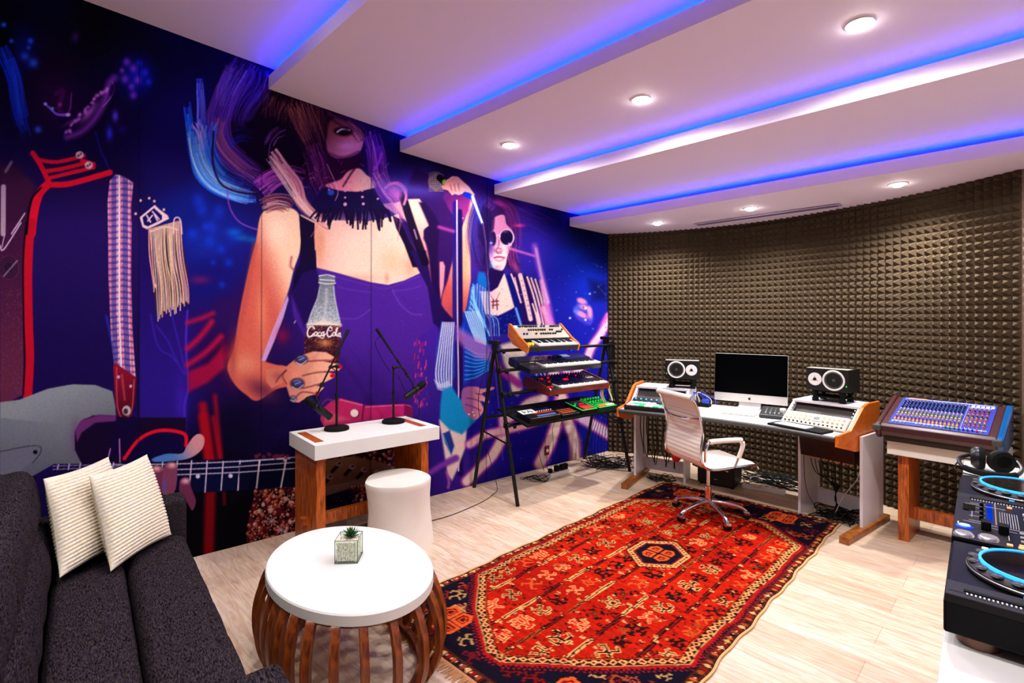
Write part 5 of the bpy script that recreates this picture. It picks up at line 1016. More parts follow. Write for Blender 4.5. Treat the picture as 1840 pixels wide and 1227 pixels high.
# lengthwise bars
for u0 in (.27,.52,.73,.96,1.19):
    v=.45
    while v<2.95:
        L_=rr_.uniform(.12,.30); kind=rr_.choice([0,1,1,2]); c1=(CRM,DRK,ORG*.8)[kind]; mm=clip_&(np.abs(VV-(v+L_/2))<L_/2)
        for o in (-.011,0,.011): r_[mm&(np.abs(Uw-u0-o)<.0030)]=c1
        for o in (-.0055,.0055): r_[mm&(np.abs(Uw-u0-o)<.0022)]=DRK if kind!=1 else (110,20,16)
        stamp(lambda x,y:(np.hypot(x,y)<1),u0,v,.014,0,DRK); stamp(lambda x,y:(np.hypot(x,y)<.5),u0,v,.014,0,CRM)
        v+=L_+rr_.uniform(.0,.05)
for _ in range(640):
    u,v=rr_.uniform(.12,1.34),rr_.uniform(.45,2.95); s=rr_.uniform(.006,.012); c=rr_.choice([DRK,DRK,DRK,(90,14,12),CRM*.9]); stamp(lambda x,y:(np.abs(x)+np.abs(y)<1)&(np.hypot(x,y)>.35),u,v,s,0,c)
cols=[.17,.39,.62,.845,1.075,1.29]
for ci,u0 in enumerate(cols):
    v=.48+.07*(ci%2)
    while v<2.93:
        s=rr_.uniform(.048,.070); k=rr_.choice([0,1,2,3]); big=rr_.random(); rot=rr_.choice([0,PI/2,PI,-PI/2])+rr_.uniform(-.1,.1)
        if big<.38: stamp(linem(MOT[k],.165),u0,v,s,rot,CRM); stamp(linem(MOT[k],.075),u0,v,s,rot,rr_.choice([(206,40,24),DRK]))
        elif big<.8:
            stamp(linem(MOT[k],.15),u0,v,s,rot,DRK); stamp(linem([q for q in MOT[k][:3]],.04),u0,v,s,rot,ORG*.8)
            for q in MOT[k][:5]:
                cc,ss=math.cos(rot),math.sin(rot); x,y=q[0]*cc-q[1]*ss,q[0]*ss+q[1]*cc; stamp(lambda x_,y_:np.hypot(x_,y_)<1,u0+x*s,v+y*s,.012,0,DRK)
        else: stamp(linem(MOT[k],.10),u0,v,s,rot,ORG)
        stamp(linem(rr_.choice(LIT),.13),u0+rr_.choice([-.085,.085]),v+s+.01,.024,rr_.uniform(-.2,.2),rr_.choice([DRK,DRK,CRM,CRM,(120,20,20)])); stamp(linem(rr_.choice(LIT),.13),u0+rr_.uniform(-.06,.06),v+s+.035,.022,0,rr_.choice([DRK,CRM*.95,DRK]))
        v+=s*1.5+rr_.uniform(.04,.075)
for _ in range(420):
    stamp(linem(rr_.choice(LIT),.15),rr_.uniform(.12,1.34),rr_.uniform(.45,2.95),rr_.uniform(.012,.020),rr_.uniform(-.3,.3),rr_.choice([DRK,DRK,DRK,(96,12,10),CRM*.9]))
for _ in range(60):
    stamp(linem(rr_.choice(MOT),.12),rr_.uniform(.14,1.32),rr_.uniform(.5,2.9),rr_.uniform(.022,.034),rr_.uniform(0,6),rr_.choice([DRK,DRK,ORG*.8]))
# diamond band around the field
m2=hm&(hd<.050); r_[m2]=DRK*1.2; q=np.mod(hp/.046,1); dd=np.abs(hd-.027)/.021+np.abs(q-.5)*1.9; r_[m2&(dd<1)]=CRM; r_[m2&(dd<.52)]=RED_*.9; r_[m2&(dd<.26)]=NAVY; r_[m2&(hd>.047)]=ORG; r_[m2&(hd<.005)]=CRM*.9
stepm=hm&(hd>.052)&(hd<.060)&(np.mod(hp/.02,1)<.5); r_[stepm]=DRK
# medallions
clip_=None
def medal(u,v,s,full=True):
    H=[(-1,-.0),(-.62,-.62),(.62,-.62),(1,0),(.62,.62),(-.62,.62)]
    hx_=[(u+a*s*.80,v+b_*s*1.05) for a,b_ in [(0,-1),(.95,-.42),(.95,.42),(0,1),(-.95,.42),(-.95,-.42)]]
    if full:
        mk=pmask(hx_,UU,VV); d_,p_=pdist(hx_,UU,VV); r_[(~mk)&(d_<.02)&(np.mod(p_/.02,1)<.5)]=DRK
        r_[mk]=NAVY; b_=mk&(d_<.034); r_[b_]=CRM; qq=np.mod(p_/.03,1); r_[b_&(np.abs(qq-.5)+np.abs(d_-.017)/.03<.38)]=RED_*.85; r_[b_&(np.abs(qq-.5)+np.abs(d_-.017)/.03<.16)]=DRK; r_[mk&(d_>.034)&(d_<.05)&(np.mod(p_/.018,1)<.5)]=(150,30,24)
    t_=.50 if full else 1.
    for a in (-1,1):
        for c in (-1,1):
            P=[(u+a*.06*s,v+c*.06*s),(u+a*.06*s,v+c*.62*s*t_*1.1),(u+a*.34*s*t_*1.4,v+c*.72*s*t_*1.1),(u+a*.70*s*t_,v+c*.40*s*t_*1.2),(u+a*.70*s*t_,v+c*.06*s)]
            mk=pmask(P,UU,VV); d_,_p=pdist(P,UU,VV); r_[mk|(d_<.006)]=ORG*1.08; r_[mk&(d_>.012)]=(120,14,12); r_[mk&(d_>.024)]=ORG*1.05; r_[mk&(d_>.031)]=(90,8,8)
medal(.735,1.46,.235); 
for u,v in ((.33,.20),(1.12,.20),(.33,2.93),(1.13,2.93)): medal(u,v,.135,False)
for u in (.73,): medal(u,.19,.10,False)
r_*=(1+nr_.normal(0,.07,r_.shape[:2]))[...,None]; r_=np.clip(r_,0,255)/255.
rlin=np.where(r_<=.04045,r_/12.92,((r_+.055)/1.055)**2.4)
step=2; sub=rlin[::step,::step]; ny_,nx_=sub.shape[:2]
jj,ii=np.mgrid[0:ny_,0:nx_]; uu=ii*step/K; vv=jj*step/K; edge_w=.006*np.sin(vv*11)+.004*np.sin(vv*27+1); uu2=uu+edge_w*(np.abs(uu/RW_-.5)*2)**3
zz=.009+.0008*np.sin(uu*40)*np.sin(vv*37); bordr=np.minimum(np.minimum(ii,nx_-1-ii),np.minimum(jj,ny_-1-jj)); zz=np.where(bordr==0,.0012,zz)
VR=np.stack([E2.x*uu2+E1.x*vv,E2.y*uu2+E1.y*vv,zz],-1)
rt=thing('rug','long red oriental rug with navy corners and central hexagon medallion on the oak floor','rug',RO)
o=gridmesh('pile',VR[:,::-1],nx_,ny_,sub[:,::-1],printmat('rug_wool',.95,.6,260,spec=.02),rt)
b=MB()
for sgn,u0 in((-1,0),(1,RW_)):
    P=[E2*(u0+.006*math.sin(v*11)*sgn*sgn+.004*math.sin(v*27+1)+(-.004 if sgn<0 else .004))*1+E1*v+Vector((0,0,.006)) for v in [RL_*i/120 for i in range(121)]]
    MB().tube(P,.0065,6).build('side_cord',mat('rug_cord',(206,160,104),.9),rt,smooth=True)
g=random.Random(6)
for v0,sg,m in ((0,-1,(120,84,44)),(RL_,1,(176,118,66))):
    b=MB()
    for k in range(330):
        u=RW_*k/329; L_=(.03 if sg<0 else .065)*g.uniform(.7,1.1); dx=g.uniform(-.012,.012); p=E2*u+E1*v0; q=p+E1*sg*L_+E2*dx; e=E2*.0022
        b.add([tuple(p-e+Vector((0,0,.008))),tuple(p+e+Vector((0,0,.008))),tuple(q+e+Vector((0,0,.0015))),tuple(q-e+Vector((0,0,.0015)))],[(0,1,2,3)])
    b.build('fringe',mat('fringe%d'%sg,m,.9),rt)
# ---------- studio desk ----------
A_=Vector((1.007,4.786,0)); JL=Vector((1.414,4.532,0)); M1=Vector((1.594,4.418,0)); J_=Vector((2.032,4.037,0)); FR=Vector((2.31,3.65,0))
lx=Vector((.848,-.53,0)); ly=Vector((.53,.848,0)); rx_=Vector((.583,-.812,0)); ry_=Vector((.812,.583,0)); mxv=Vector((.78,-.625,0)).normalized(); myv=Vector((.625,.78,0)).normalized()
DO=Vector((1.75,4.35,0)); dk=thing('studio_desk','wide curved white studio desk with orange wood side panels and raised rack wings','desk',DO)
deskw=mat('desk_white',(216,210,216),.35,spec=.3); sidew=wood('side_wood',(196,88,14),(222,116,28),(2,2,5),.35); footw=wood('foot_wood',(120,62,14),(168,96,30),(3,3,2),.4); padm=mat('arm_pad',(44,40,38),.45)
T_=Matrix.Translation(-DO)
fr=cat_curve([A_,JL,M1+Vector((.02,.02,0)),J_,FR],10); fr=[p for p in fr]
def backp(p,i,n):
    t_=i/(n-1); d=(ly*(1-t_)+ry_*t_).normalized(); return p+d*.74
n_=len(fr); bkp=[backp(p,i,n_) for i,p in enumerate(fr)]
b=MB(); b.M=T_; poly_=[(p.x,p.y) for p in fr]+[(p.x,p.y) for p in bkp[::-1]]; b.prism(poly_,.722,.75); b.build('desktop',deskw,dk)
b=MB(); b.M=T_; b.tube([p+Vector((0,0,.735))-(ly.lerp(ry_,i/(n_-1)))*.012 for i,p in enumerate(fr[:31])],.021,12); b.build('armrest_pad',padm,dk,smooth=True)
b=MB(); b.M=T_; b.tube([p+Vector((0,0,.735))-(ly.lerp(ry_,(i+30)/(n_-1)))*.012 for i,p in enumerate(fr[30:])],.021,12); b.build('armrest_pad',padm,dk,smooth=True)
def fm(o,x,y): # frame matrix
    m=Matrix.Identity(4); m.col[0]=(*x,0); m.col[1]=(*y,0); m.col[3]=(o.x,o.y,o.z,1); return T_@m
LW=fm(A_,lx,ly); RWm=fm(FR,rx_,ry_)
sidep=[(-.02,.685),(-.02,.765),(.2,.775),(.42,.925),(.50,.945),(.73,.945),(.73,.66),(.34,.605),(.28,.61)]
MB().prism(sidep,-.022,0,'x',LW).build('side_panel',sidew,dk,bevel=.002); MB().prism(sidep,0,.022,'x',RWm).build('side_panel',sidew,dk,bevel=.002)
# legs
def panel(F_,x,y0,y1,z0,z1,w=.02): b=MB(); b.box(x-w/2,x+w/2,y0,y1,z0,z1,F_); b.build('leg_panel',deskw,dk)
panel(LW,.03,.345,.70,.05,.722); panel(LW,.47,.50,.70,0,.722); panel(RWm,.045,.31,.70,.05,.722); panel(RWm,-.42,.36,.70,0,.722)
MB().box(.0,.06,.03,.74,0,.05,LW).build('foot',footw,dk,bevel=.003); MB().box(.01,.075,.02,.78,0,.05,RWm).build('foot',footw,dk,bevel=.003)
MB().box(.04,.46,.66,.68,.04,.16,LW).build('stretcher_board',deskw,dk); MB().box(-.41,.035,.66,.68,.04,.16,RWm).build('stretcher_board',deskw,dk)
# raised rack wings
def wing(F_,x0,x1):
    wp=[(.2,.75),(.42,.91),(.73,.91),(.73,.75)]
    for x in (x0,x1-.018): MB().prism(wp,x,x+.018,'x',F_).build('rack_side',deskw,dk)
    MB().box(x0,x1,.415,.73,.905,.925,F_).build('rack_top',deskw,dk,bevel=.002)
    MB().prism([(.235,.752),(.24,.75),(.50,.75),(.50,.90),(.43,.903)] if 0 else [(.30,.752),(.52,.752),(.52,.905),(.47,.905)],x0+.018,x1-.018,'x',F_).build('rack_recess',mat('rack_dark',(52,44,42),.6),dk)
    for x in (x0+.026,x1-.026):
        b=MB()
        for k in range(7): b.cyl(.004,0,.003,8,F_@Matrix.Translation((x,.225+.028*k,.772+.0204*k))@rotm(math.radians(36),0,0))
        b.build('rack_screws',silver,dk)
wing(LW,.02,.53); wing(RWm,-.50,-.0)
# equipment on the desk: helper giving world frames
def dthing(name,label,cat,F_,x,y,z,rz=0,tilt=0,group=None):
    M=T_.inverted()@F_@Matrix.Translation((x,y,z))@Matrix.Rotation(rz,4,'Z')@Matrix.Rotation(tilt,4,'X')
    o=bpy.data.objects.new(name,None); o.empty_display_size=.1; C.objects.link(o); o.matrix_world=M; return tag(o,label,cat,group)
sl=math.atan2(.16,.22)
pads=[mat('pad_lit_%d'%i,c,.4,emit=c,es=e) for i,(c,e) in enumerate((((220,220,235),.8),((235,170,180),.8),((120,190,210),.7),((60,200,110),.6)))]
t=dthing('pad_controller','black pad controller with rows of lit coloured pads on the left desk wing','controller',LW,.235,.015,.752,0,math.radians(6))
MB().box(-.20,.20,.0,.19,0,.04).build('case',bk,t,bevel=.003)
g=random.Random(3)
for r in range(3):
    for c in range(9):
        if r==2 and c>5: continue
        MB().cbox(-.165+c*.042,.035+.05*r,.043,.034,.034,.006).build('pad',g.choice(pads if r<2 else pads[:2]),t)
t=dthing('rack_mixer','black rack unit with turquoise knob rows in the left desk wing','rack unit',LW,.275,.205,.756,0,sl)
MB().box(-.235,.235,.0,.10,0,.018).build('case',bk,t)
many(knobmesh(.011,.018,[mat('teal_cap',(40,140,170),.4),whp]),'knob',[Matrix.Translation((-.2+.05*i,.03+.04*j,.018)) for i in range(9) for j in range(2)],t)
t=dthing('channel_rack','cream rack unit with rows of cream knobs in the right desk wing','rack unit',RWm,-.252,.205,.756,0,sl)
cream=mat('cream_panel',(232,222,196),.45); MB().box(-.23,.23,.0,.125,0,.022).build('case',cream,t,bevel=.002)
many(knobmesh(.011,.022,[mat('cream_knob',(226,216,190),.4),bk]),'knob',[Matrix.Translation((-.205+.034*i,.05+.038*j,.022)) for i in range(13) for j in range(2) if i not in (6,7)],t)
many(knobmesh(.008,.014,[bk,whp]),'black_knob',[Matrix.Translation((-.205+.0315*i,.016,.022)) for i in range(14)],t)
b=MB(); b.cbox(.0+.017,.07,.027,.06,.05,.012); b.build('meter_frame',whp,t); MB().cbox(.017,.07,.034,.04,.028,.004).build('meter_window',padm,t)
# paper-topped black tray
t=dthing('tablet_tray','black slab with a pale blue-white sheet at the right front of the desk','tablet',RWm,-.30,.10,.7515,math.radians(-6))
MB().box(-.21,.21,-.085,.085,0,.016).build('slab',blackmat,t,bevel=.003); MB().box(-.17,.08,-.055,.062,.016,.019).build('sheet',mat('sheet_white',(226,234,244),.5),t)
# monitor controller
MF=fm(Vector((0,0,0)),Vector((.83,-.558,0)).normalized(),Vector((.558,.83,0)).normalized())
def at(x,y,z,w): # world point on a level plane from the photo
    return fl(x,y,z)
p=at(1401,754,.752,0); 
t=thing('monitor_controller','black desktop monitor controller with silver knobs and one big white knob','controller',p,math.atan2(-.165,.232))
MB().prism([(0,.008),(0,.03),(.17,.07),(.22,.07),(.22,.0),(.01,.0)],-.16,.16,'x').build('case',mat('ctrl_black',(34,34,33),.45),t,bevel=.006)
pm=Matrix.Translation((0,.0,.0305))@rotm(math.atan2(.04,.17),0,0)
many(knobmesh(.009,.016,[silver,bk]),'knob',[pm@Matrix.Translation((-.11+.034*i,.035+.04*j,0)) for i in range(7) for j in range(3) if not(i in(3,4) and j>0)],t)
MB().cyl(.024,0,.026,28,pm@Matrix.Translation((.012,.095,0))).build('big_knob',whp,t,bevel=.002)
# computer
ang_=math.atan2(-.60,.80); t=thing('desktop_computer','large silver all-in-one computer with a black screen in the middle of the desk','computer',Vector((2.22,4.80,.7515)),ang_)
alu=mat('aluminium',(206,202,196),.35,metal=.35)
TM=Matrix.Translation((0,.03,.055))@rotm(math.radians(-5),0,0)
MB().box(-.32,.32,-.006,.010,.0,.455,TM).build('housing',alu,t,bevel=.006)
MB().box(-.318,.318,-.0085,-.004,.078,.453,TM).build('screen',mat('screen_black',(1,1,2),.3,spec=.04),t,bevel=.002)
MB().prism([(-.10,.0),(-.10,.006),(.03,.02),(.055,.12),(.063,.2),(.072,.2),(.068,.11),(.06,.01),(.09,.0)],-.095,.095,'x').build('stand',alu,t,bevel=.002)
# fruit emblem on the chin
ap=[(0,.6),(.25,.78),(.6,.72),(.82,.45),(.62,.15),(.62,-.2),(.88,-.42),(.65,-.85),(.35,-1.0),(0,-.9),(-.35,-1.0),(-.65,-.8),(-.92,-.35),(-.92,.2),(-.7,.62),(-.35,.78)]
b=MB(); b.prism([(p.x*.0125,p.y*.0125+.037) for p in cat_curve([(x,y,0) for x,y in ap],3,True)],-.0072,-.0055,'y',TM); b.prism([(x*.0125,y*.0125+.037) for x,y in [(0,.85),(.05,1.15),(.35,1.4),(.33,1.05)]],-.0072,-.0055,'y',TM); b.build('emblem',bk,t)
p=at(1327,744.5,.752,0); t=thing('computer_keyboard','slim white computer keyboard in front of the computer','keyboard',p,ang_)
MB().prism([(-.055,0),(-.055,.004),(.055,.012),(.055,0)],-.14,.14,'x').build('case',alu,t)
b=MB()
for i in range(14):
    for j in range(5): b.cbox(-.128+i*.0197,-.042+j*.0205,.0105+.0015*j,.0165,.017,.004)
b.build('keys',whp,t)
p=at(1266,745.5,.752,0)
# hub with blue leads
p=Vector((1.78,5.0,.7515)); t=thing('interface_box','small black interface box with blue leads at the back of the desk','audio interface',p,ang_)
MB().box(-.17,.15,-.05,.05,0,.035).build('case',blackmat,t,bevel=.004)
for k,(c_,x) in enumerate((((190,190,200),-.06),((30,60,190),-.02),((30,70,210),.02),((200,200,210),.05),((20,40,150),.09))):
    MB().tube(cat_curve([(x,0,.03),(x-.02,.0,.09+.012*k),(x+.04,.01,.13-.006*k),(x+.10,.02,.07),(x+.11,.0,.03)],6),.0045,6).build('lead',mat('lead_%d'%k,c_,.4),t,smooth=True)
MB().cbox(.115,-.02,.05,.06,.04,.05).build('blue_plug',mat('lead_1',(30,60,190),.4),t,bevel=.008)
# monitor speakers on isolation stands
def speaker(F_,x,y,rz,mir,lab,slab_):
    t=dthing('speaker_stand',slab_,'speaker stand',F_,x,y,.9255,rz)
    for sx in(-.10,.10):
        for sy in(-.08,.08):
            b=MB(); b.cyl(.024,0,.03,14,Matrix.Translation((sx,sy,0))); b.cyl(.017,.03,.07,12,Matrix.Translation((sx,sy,0))); b.cyl(.024,.06,.088,14,Matrix.Translation((sx,sy,0))); b.build('post',blackmat,t,smooth=True)
    MB().box(-.115,.115,-.095,.095,.03,.042).build('shelf_plate',blackmat,t,bevel=.003)
    for sy in (-.08,.08): MB().box(-.12,.12,sy-.012,sy+.012,.078,.090).build('rail',blackmat,t,bevel=.003)
    t=dthing('monitor_speaker',lab,'speaker',F_,x,y,1.0165,rz)
    MB().box(-.155,.155,-.12,.12,0,.178).build('cabinet',mat('speaker_body',(18,15,14),.5,spec=.3),t,bevel=.004)
    MB().box(-.153,.153,-.1205,-.02,.1775,.1795).build('top_edge',mat('speaker_top',(150,140,128),.5),t)
    R=rotm(PI/2,0,0)
    wx,tx=(-.05,.088) if not mir else (.05,-.088)
    b=MB(); b.lathe([(.066,0),(.080,0),(.082,.004),(.076,.007),(.068,.004)],48,Matrix.Translation((wx,-.12,.09))@R,cap=False); b.build('woofer_ring',mat('ring_white',(226,222,220),.4),t,smooth=True)
    b=MB(); b.lathe([(.068,.003),(.062,.006),(.056,.0),(.026,-.012),(.024,-.006),(.012,.0),(.001,.002)],40,Matrix.Translation((wx,-.12,.09))@R,cap=False); b.build('woofer_cone',mat('cone_grey',(58,54,52),.5),t,smooth=True)
    b=MB(); b.lathe([(.001,.004),(.05,.004),(.052,.0)],40,Matrix.Translation((tx,-.12,.09))@R,cap=False); b.build('tweeter_plate',mat('ring_white',(226,222,220),.4),t)
    b=MB(); b.lathe([(.013,.004),(.012,.008),(.001,.010)],20,Matrix.Translation((tx,-.12,.09))@R,cap=False)
    for k in range(3): a=k*2.094+1.57; b.tube([(tx+.013*math.cos(a),-.1245,.09+.013*math.sin(a)),(tx+.026*math.cos(a),-.1245,.09+.026*math.sin(a))],.0018,6)
    b.build('tweeter_dome',bk,t,smooth=True)
    MB().cbox(.14 if mir else -.14,-.1205,.05,.008,.003,.012).build('power_light',green,t)
speaker(LW,.44,.56,math.radians(9),False,'black studio speaker left of the computer, big white-ringed cone on its left','black four-post isolation stand under the left studio speaker')
speaker(RWm,-.25,.56,math.radians(2),True,'black studio speaker right of the computer, big white-ringed cone on its right','black four-post isolation stand under the right studio speaker')
# rack under the right wing, cables, floor items
t=dthing('patch_unit','black rack unit with orange-tipped plugs hung under the right desk wing','rack unit',RWm,-.19,.36,.50)
MB().prism([(-.04,.0),(-.08,.21),(.28,.21),(.28,.0)],-.20,.19,'x').build('case',bk,t)
many(meshof(MB().cyl(.007,0,.03,8,r2=.006),[mat('plug_orange',(214,120,60),.4)],smooth=False),'plug_tip',[Matrix.Translation((-.15+.03*k,.02,-.028)) for k in range(11)],t)
Fw=lambda F_,x,y,z: (T_.inverted()@F_@Vector((x,y,z)))
for k in range(8):
    lead([Fw(RWm,-.34+.03*k,.38,.47),Fw(RWm,-.31+.025*k,.40,.36-.01*k),Fw(RWm,-.21+.008*k,.45,.28),Fw(RWm,-.2,.5,.12),Fw(RWm,-.24+.04*k,.5,.01)],'black lead hanging from the patch unit under the right desk wing','leads under the patch unit',r=.0035)
lead([Fw(RWm,-.37,.35,.70),Fw(RWm,-.385,.36,.45),Fw(RWm,-.37,.38,.2),Fw(RWm,-.30,.40,.05),Fw(RWm,-.31,.33,.006),Fw(RWm,-.24,.36,.006)],'thin single black cord hanging beside the inner panel of the right desk wing',r=.0025)
lead([Fw(RWm,.0,.42,.46),Fw(RWm,-.03,.43,.36),Fw(RWm,-.13,.45,.2),Fw(RWm,-.2,.46,.03)],'pale grey lead sagging under the right desk wing',r=.0035,m=mat('lead_grey',(190,180,176),.5))
g=random.Random(14)
for k in range(13):
    x=.06+.028*k; lead([Fw(LW,x,.46,.72),Fw(LW,x+g.uniform(-.02,.02),.47,.5),Fw(LW,x+g.uniform(-.02,.02),.48,.33),Fw(LW,x+g.uniform(-.04,.04),.5,g.uniform(.12,.24))],'black lead dangling under the left desk wing','leads under the left desk wing',r=.0042)
lead([Fw(LW,.38,.48,.70),Fw(LW,.395,.44,.55),Fw(LW,.37,.42,.46)],'short violet lead under the left desk wing beside the chair back',r=.006,m=mat('lead_violet',(120,100,190),.5))
c=MB().sph(.045,(0,0,0),16,10,(1,.6,1.1)).build('red_pouch',mat('red_cloth',(226,24,20),.6),None,smooth=True); c.location=Fw(LW,.40,.47,.255); tag(c,'small bright red bundle hanging with the leads under the left desk wing','bundle')
lead([Fw(LW,.40,.47,.72),Fw(LW,.41,.475,.5),Fw(LW,.40,.47,.30)],'black lead holding the red bundle under the left desk wing',r=.003)
def heap(o,n,wx,wy,label,seed,r=.004,zm=.06,m=cable):
    g=random.Random(seed); b=MB()
    for k in range(n):
        cx,cy=g.uniform(-wx,wx)*.6,g.uniform(-wy,wy)*.6; rx,ry=g.uniform(.04,wx*.8),g.uniform(.03,wy*.8); ph=g.uniform(0,6); z=g.uniform(r+.001,zm)
        b.tube([Vector((cx+rx*math.cos(a+ph),cy+ry*math.sin(a),z+min(.012,z-r)*math.sin(3*a+ph))) for a in [2*PI*i/20 for i in range(20)]],r,5,closed=True)
    c=b.build('cable_heap',m,None,smooth=True); c.location=o; c.rotation_euler=(0,0,ang_); return tag(c,label,'cable heap',kind='stuff')
heap(Fw(RWm,-.16,.50,0),20,.17,.13,'heap of black cables on the floor under the right desk wing',5)
heap(Vector((2.50,4.93,0)),26,.36,.12,'long heap of black cables on the floor below the computer against the foam',6,.004,.09)
heap(Fw(LW,.25,.50,0),8,.16,.12,'loose black cables on the floor under the left desk wing',7,.0035,.03)
p=at(1372,882,0,0); strip(Vector((p.x,p.y,0)),ang_+.05,'white power strip with orange sockets on the floor below the computer',.36)
lead([Vector((2.30,4.72,.04)),Vector((2.22,4.78,.05)),Vector((2.32,4.9,.09)),Vector((2.5,4.85,.03))],'pale grey cord arching out of the power strip below the computer',r=.004,m=mat('lead_grey',(190,180,176),.5))
t=thing('subwoofer','black box subwoofer on the floor behind the office chair','speaker',Vector((2.02,4.98,0)),ang_)
MB().box(-.17,.17,-.14,.14,.02,.27).build('cabinet',mat('sub_black',(14,13,14),.5),t,bevel=.006); 
for x in(-.14,.14):
    for y in (-.11,.11): MB().cyl(.014,0,.02,10,Matrix.Translation((x,y,0))).build('foot',blackmat,t)
MB().cbox(.0,-.1405,.07,.03,.002,.006).build('badge',silver,t)
# ---------- office chair ----------
CH_=Vector((1.58,4.12,.0115)); t=thing('office_chair','white ribbed office chair on a chrome five-star base standing on the rug','office chair',CH_,math.radians(17))
cw=mat('white_leather',(236,226,214),.4)
b=MB(); b.cyl(.031,.075,.14,20); b.cyl(.025,.14,.24,20); b.build('base_hub',chrome,t,smooth=True)
MB().cyl(.013,.22,.42,16).build('gas_column',chrome,t,smooth=True)
for k in range(5):
    a=math.radians(345-17-72*k+4); d=Vector((math.cos(a),math.sin(a),0)); b=MB()
    b.tube(cat_curve([d*.02+Vector((0,0,.118)),d*.12+Vector((0,0,.112)),d*.24+Vector((0,0,.085)),d*.285+Vector((0,0,.058))],5),.017,10,rr=[.020-.006*i/15 for i in range(16)]); b.build('base_arm',chrome,t,smooth=True)
    w=MB(); q=d*.285; s_=Vector((-d.y,d.x,0))
    for sg in(-1,1): w.cyl(.0255,-.009,.009,18,Matrix.Translation(q+s_*.0135*sg+Vector((0,0,.026)))@rotm(0,0,a)@rotm(PI/2,0,0))
    w.build('caster_wheel',blackmat,t,smooth=True)
    c=MB(); c.box(-.022,.022,-.026,.026,.03,.058,Matrix.Translation(q)@rotm(0,0,a)); c.build('caster_hood',chrome,t,bevel=.008)
# sling seat and back: profile in x (forward), z
sp=cat_curve([(.285,0,.425),(.25,0,.455),(.10,0,.452),(-.08,0,.445),(-.185,0,.462),(-.235,0,.52),(-.238,0,.62),(-.225,0,.72),(-.245,0,.84),(-.285,0,.95),(-.31,0,.985)],8)
HW=.225; b=MB(); vs=[]; nW=12; th=.011
acc_=0; L0=[0]
for p,q in zip(sp,sp[1:]): acc_+=(q-p).length; L0.append(acc_)
NN=[]
fine=[]; tot=L0[-1]; NF=150
def atl(s):
    for i in range(len(L0)-1):
        if L0[i+1]>=s: f=(s-L0[i])/(L0[i+1]-L0[i]+1e-9); return sp[i]+(sp[i+1]-sp[i])*f
    return sp[-1]
for i in range(NF+1):
    s=tot*i/NF; p=atl(s); q=(atl(min(tot,s+.01))-atl(max(0,s-.01))).normalized(); nn=Vector((q.z,0,-q.x)); nn=-nn if nn.z<0 and i<NF*.4 else nn
    nn=Vector((q.z,0,-q.x)); 
    rib_=.006*abs(math.sin(PI*s/.032))**.5
    fine.append((p,nn,rib_))
for side in(0,1):
    for p,nn,rb_ in fine:
        for j in range(nW+1):
            y=-HW+2*HW*j/nW; ed_=min(1,(HW-abs(y))/.02); q=p+nn*((th*.5+rb_)*(ed_**.5 if ed_>0 else 0)*(1 if side else -1)); vs.append((q.x,y,q.z))
N1=(NF+1)*(nW+1); fs=[]
for side in (0,1):
    for i in range(NF):
        for j in range(nW):
            a=side*N1+i*(nW+1)+j; f=(a,a+1,a+nW+2,a+nW+1); fs.append(f if side==0 else f[::-1])
for j in range(nW): fs.append((j,j+N1,j+1+N1,j+1)); e=NF*(nW+1)+j; fs.append((e,e+1,e+1+N1,e+N1))
b.add(vs,fs); b.build('sling_seat',cw,t,smooth=True,ang=70)
MB().tube([(-.315,-HW,.992),(-.315,HW,.992)],.022,14).build('top_roll',cw,t,smooth=True)
for sy in(-1,1):
    MB().tube([Vector((p.x-.004,sy*(HW+.004),p.z-.004)) for p in sp],.0095,8).build('side_rail',chrome,t,smooth=True)
    b=MB(); b.cyl(.023,-.004,.004,16,Matrix.Translation((-.315,sy*(HW+.004),.992))@rotm(PI/2,0,0)); b.build('end_cap',chrome,t,smooth=True)
    arm=cat_curve([(-.215,sy*(HW+.012),.515),(-.225,sy*(HW+.03),.60),(-.205,sy*(HW+.035),.655),(-.16,sy*(HW+.035),.668),(.06,sy*(HW+.035),.665),(.10,sy*(HW+.035),.65),(.105,sy*(HW+.033),.60),(.055,sy*(HW+.012),.452)],6)
    MB().tube(arm,.0105,10).build('armrest_frame',chrome,t,smooth=True)
    MB().tube(arm[15:28],.019,12).build('armrest_pad',cw,t,smooth=True); MB().tube(arm[31:40],.0165,12).build('armrest_sleeve',cw,t,smooth=True)
MB().tube(cat_curve([(-.245,-HW,.835),(-.29,-HW*.5,.825),(-.295,0,.82),(-.29,HW*.5,.825),(-.245,HW,.835)],5),.009,8).build('back_brace',chrome,t,smooth=True)
b=MB(); b.box(-.11,.11,-.06,.06,.40,.435); b.box(-.02,.02,-HW,HW,.425,.44); b.build('tilt_mechanism',blackm,t,bevel=.006)
MB().tube([(0,-.06,.415),(.02,-.2,.41)],.005,8).build('lever',chrome,t,smooth=True)
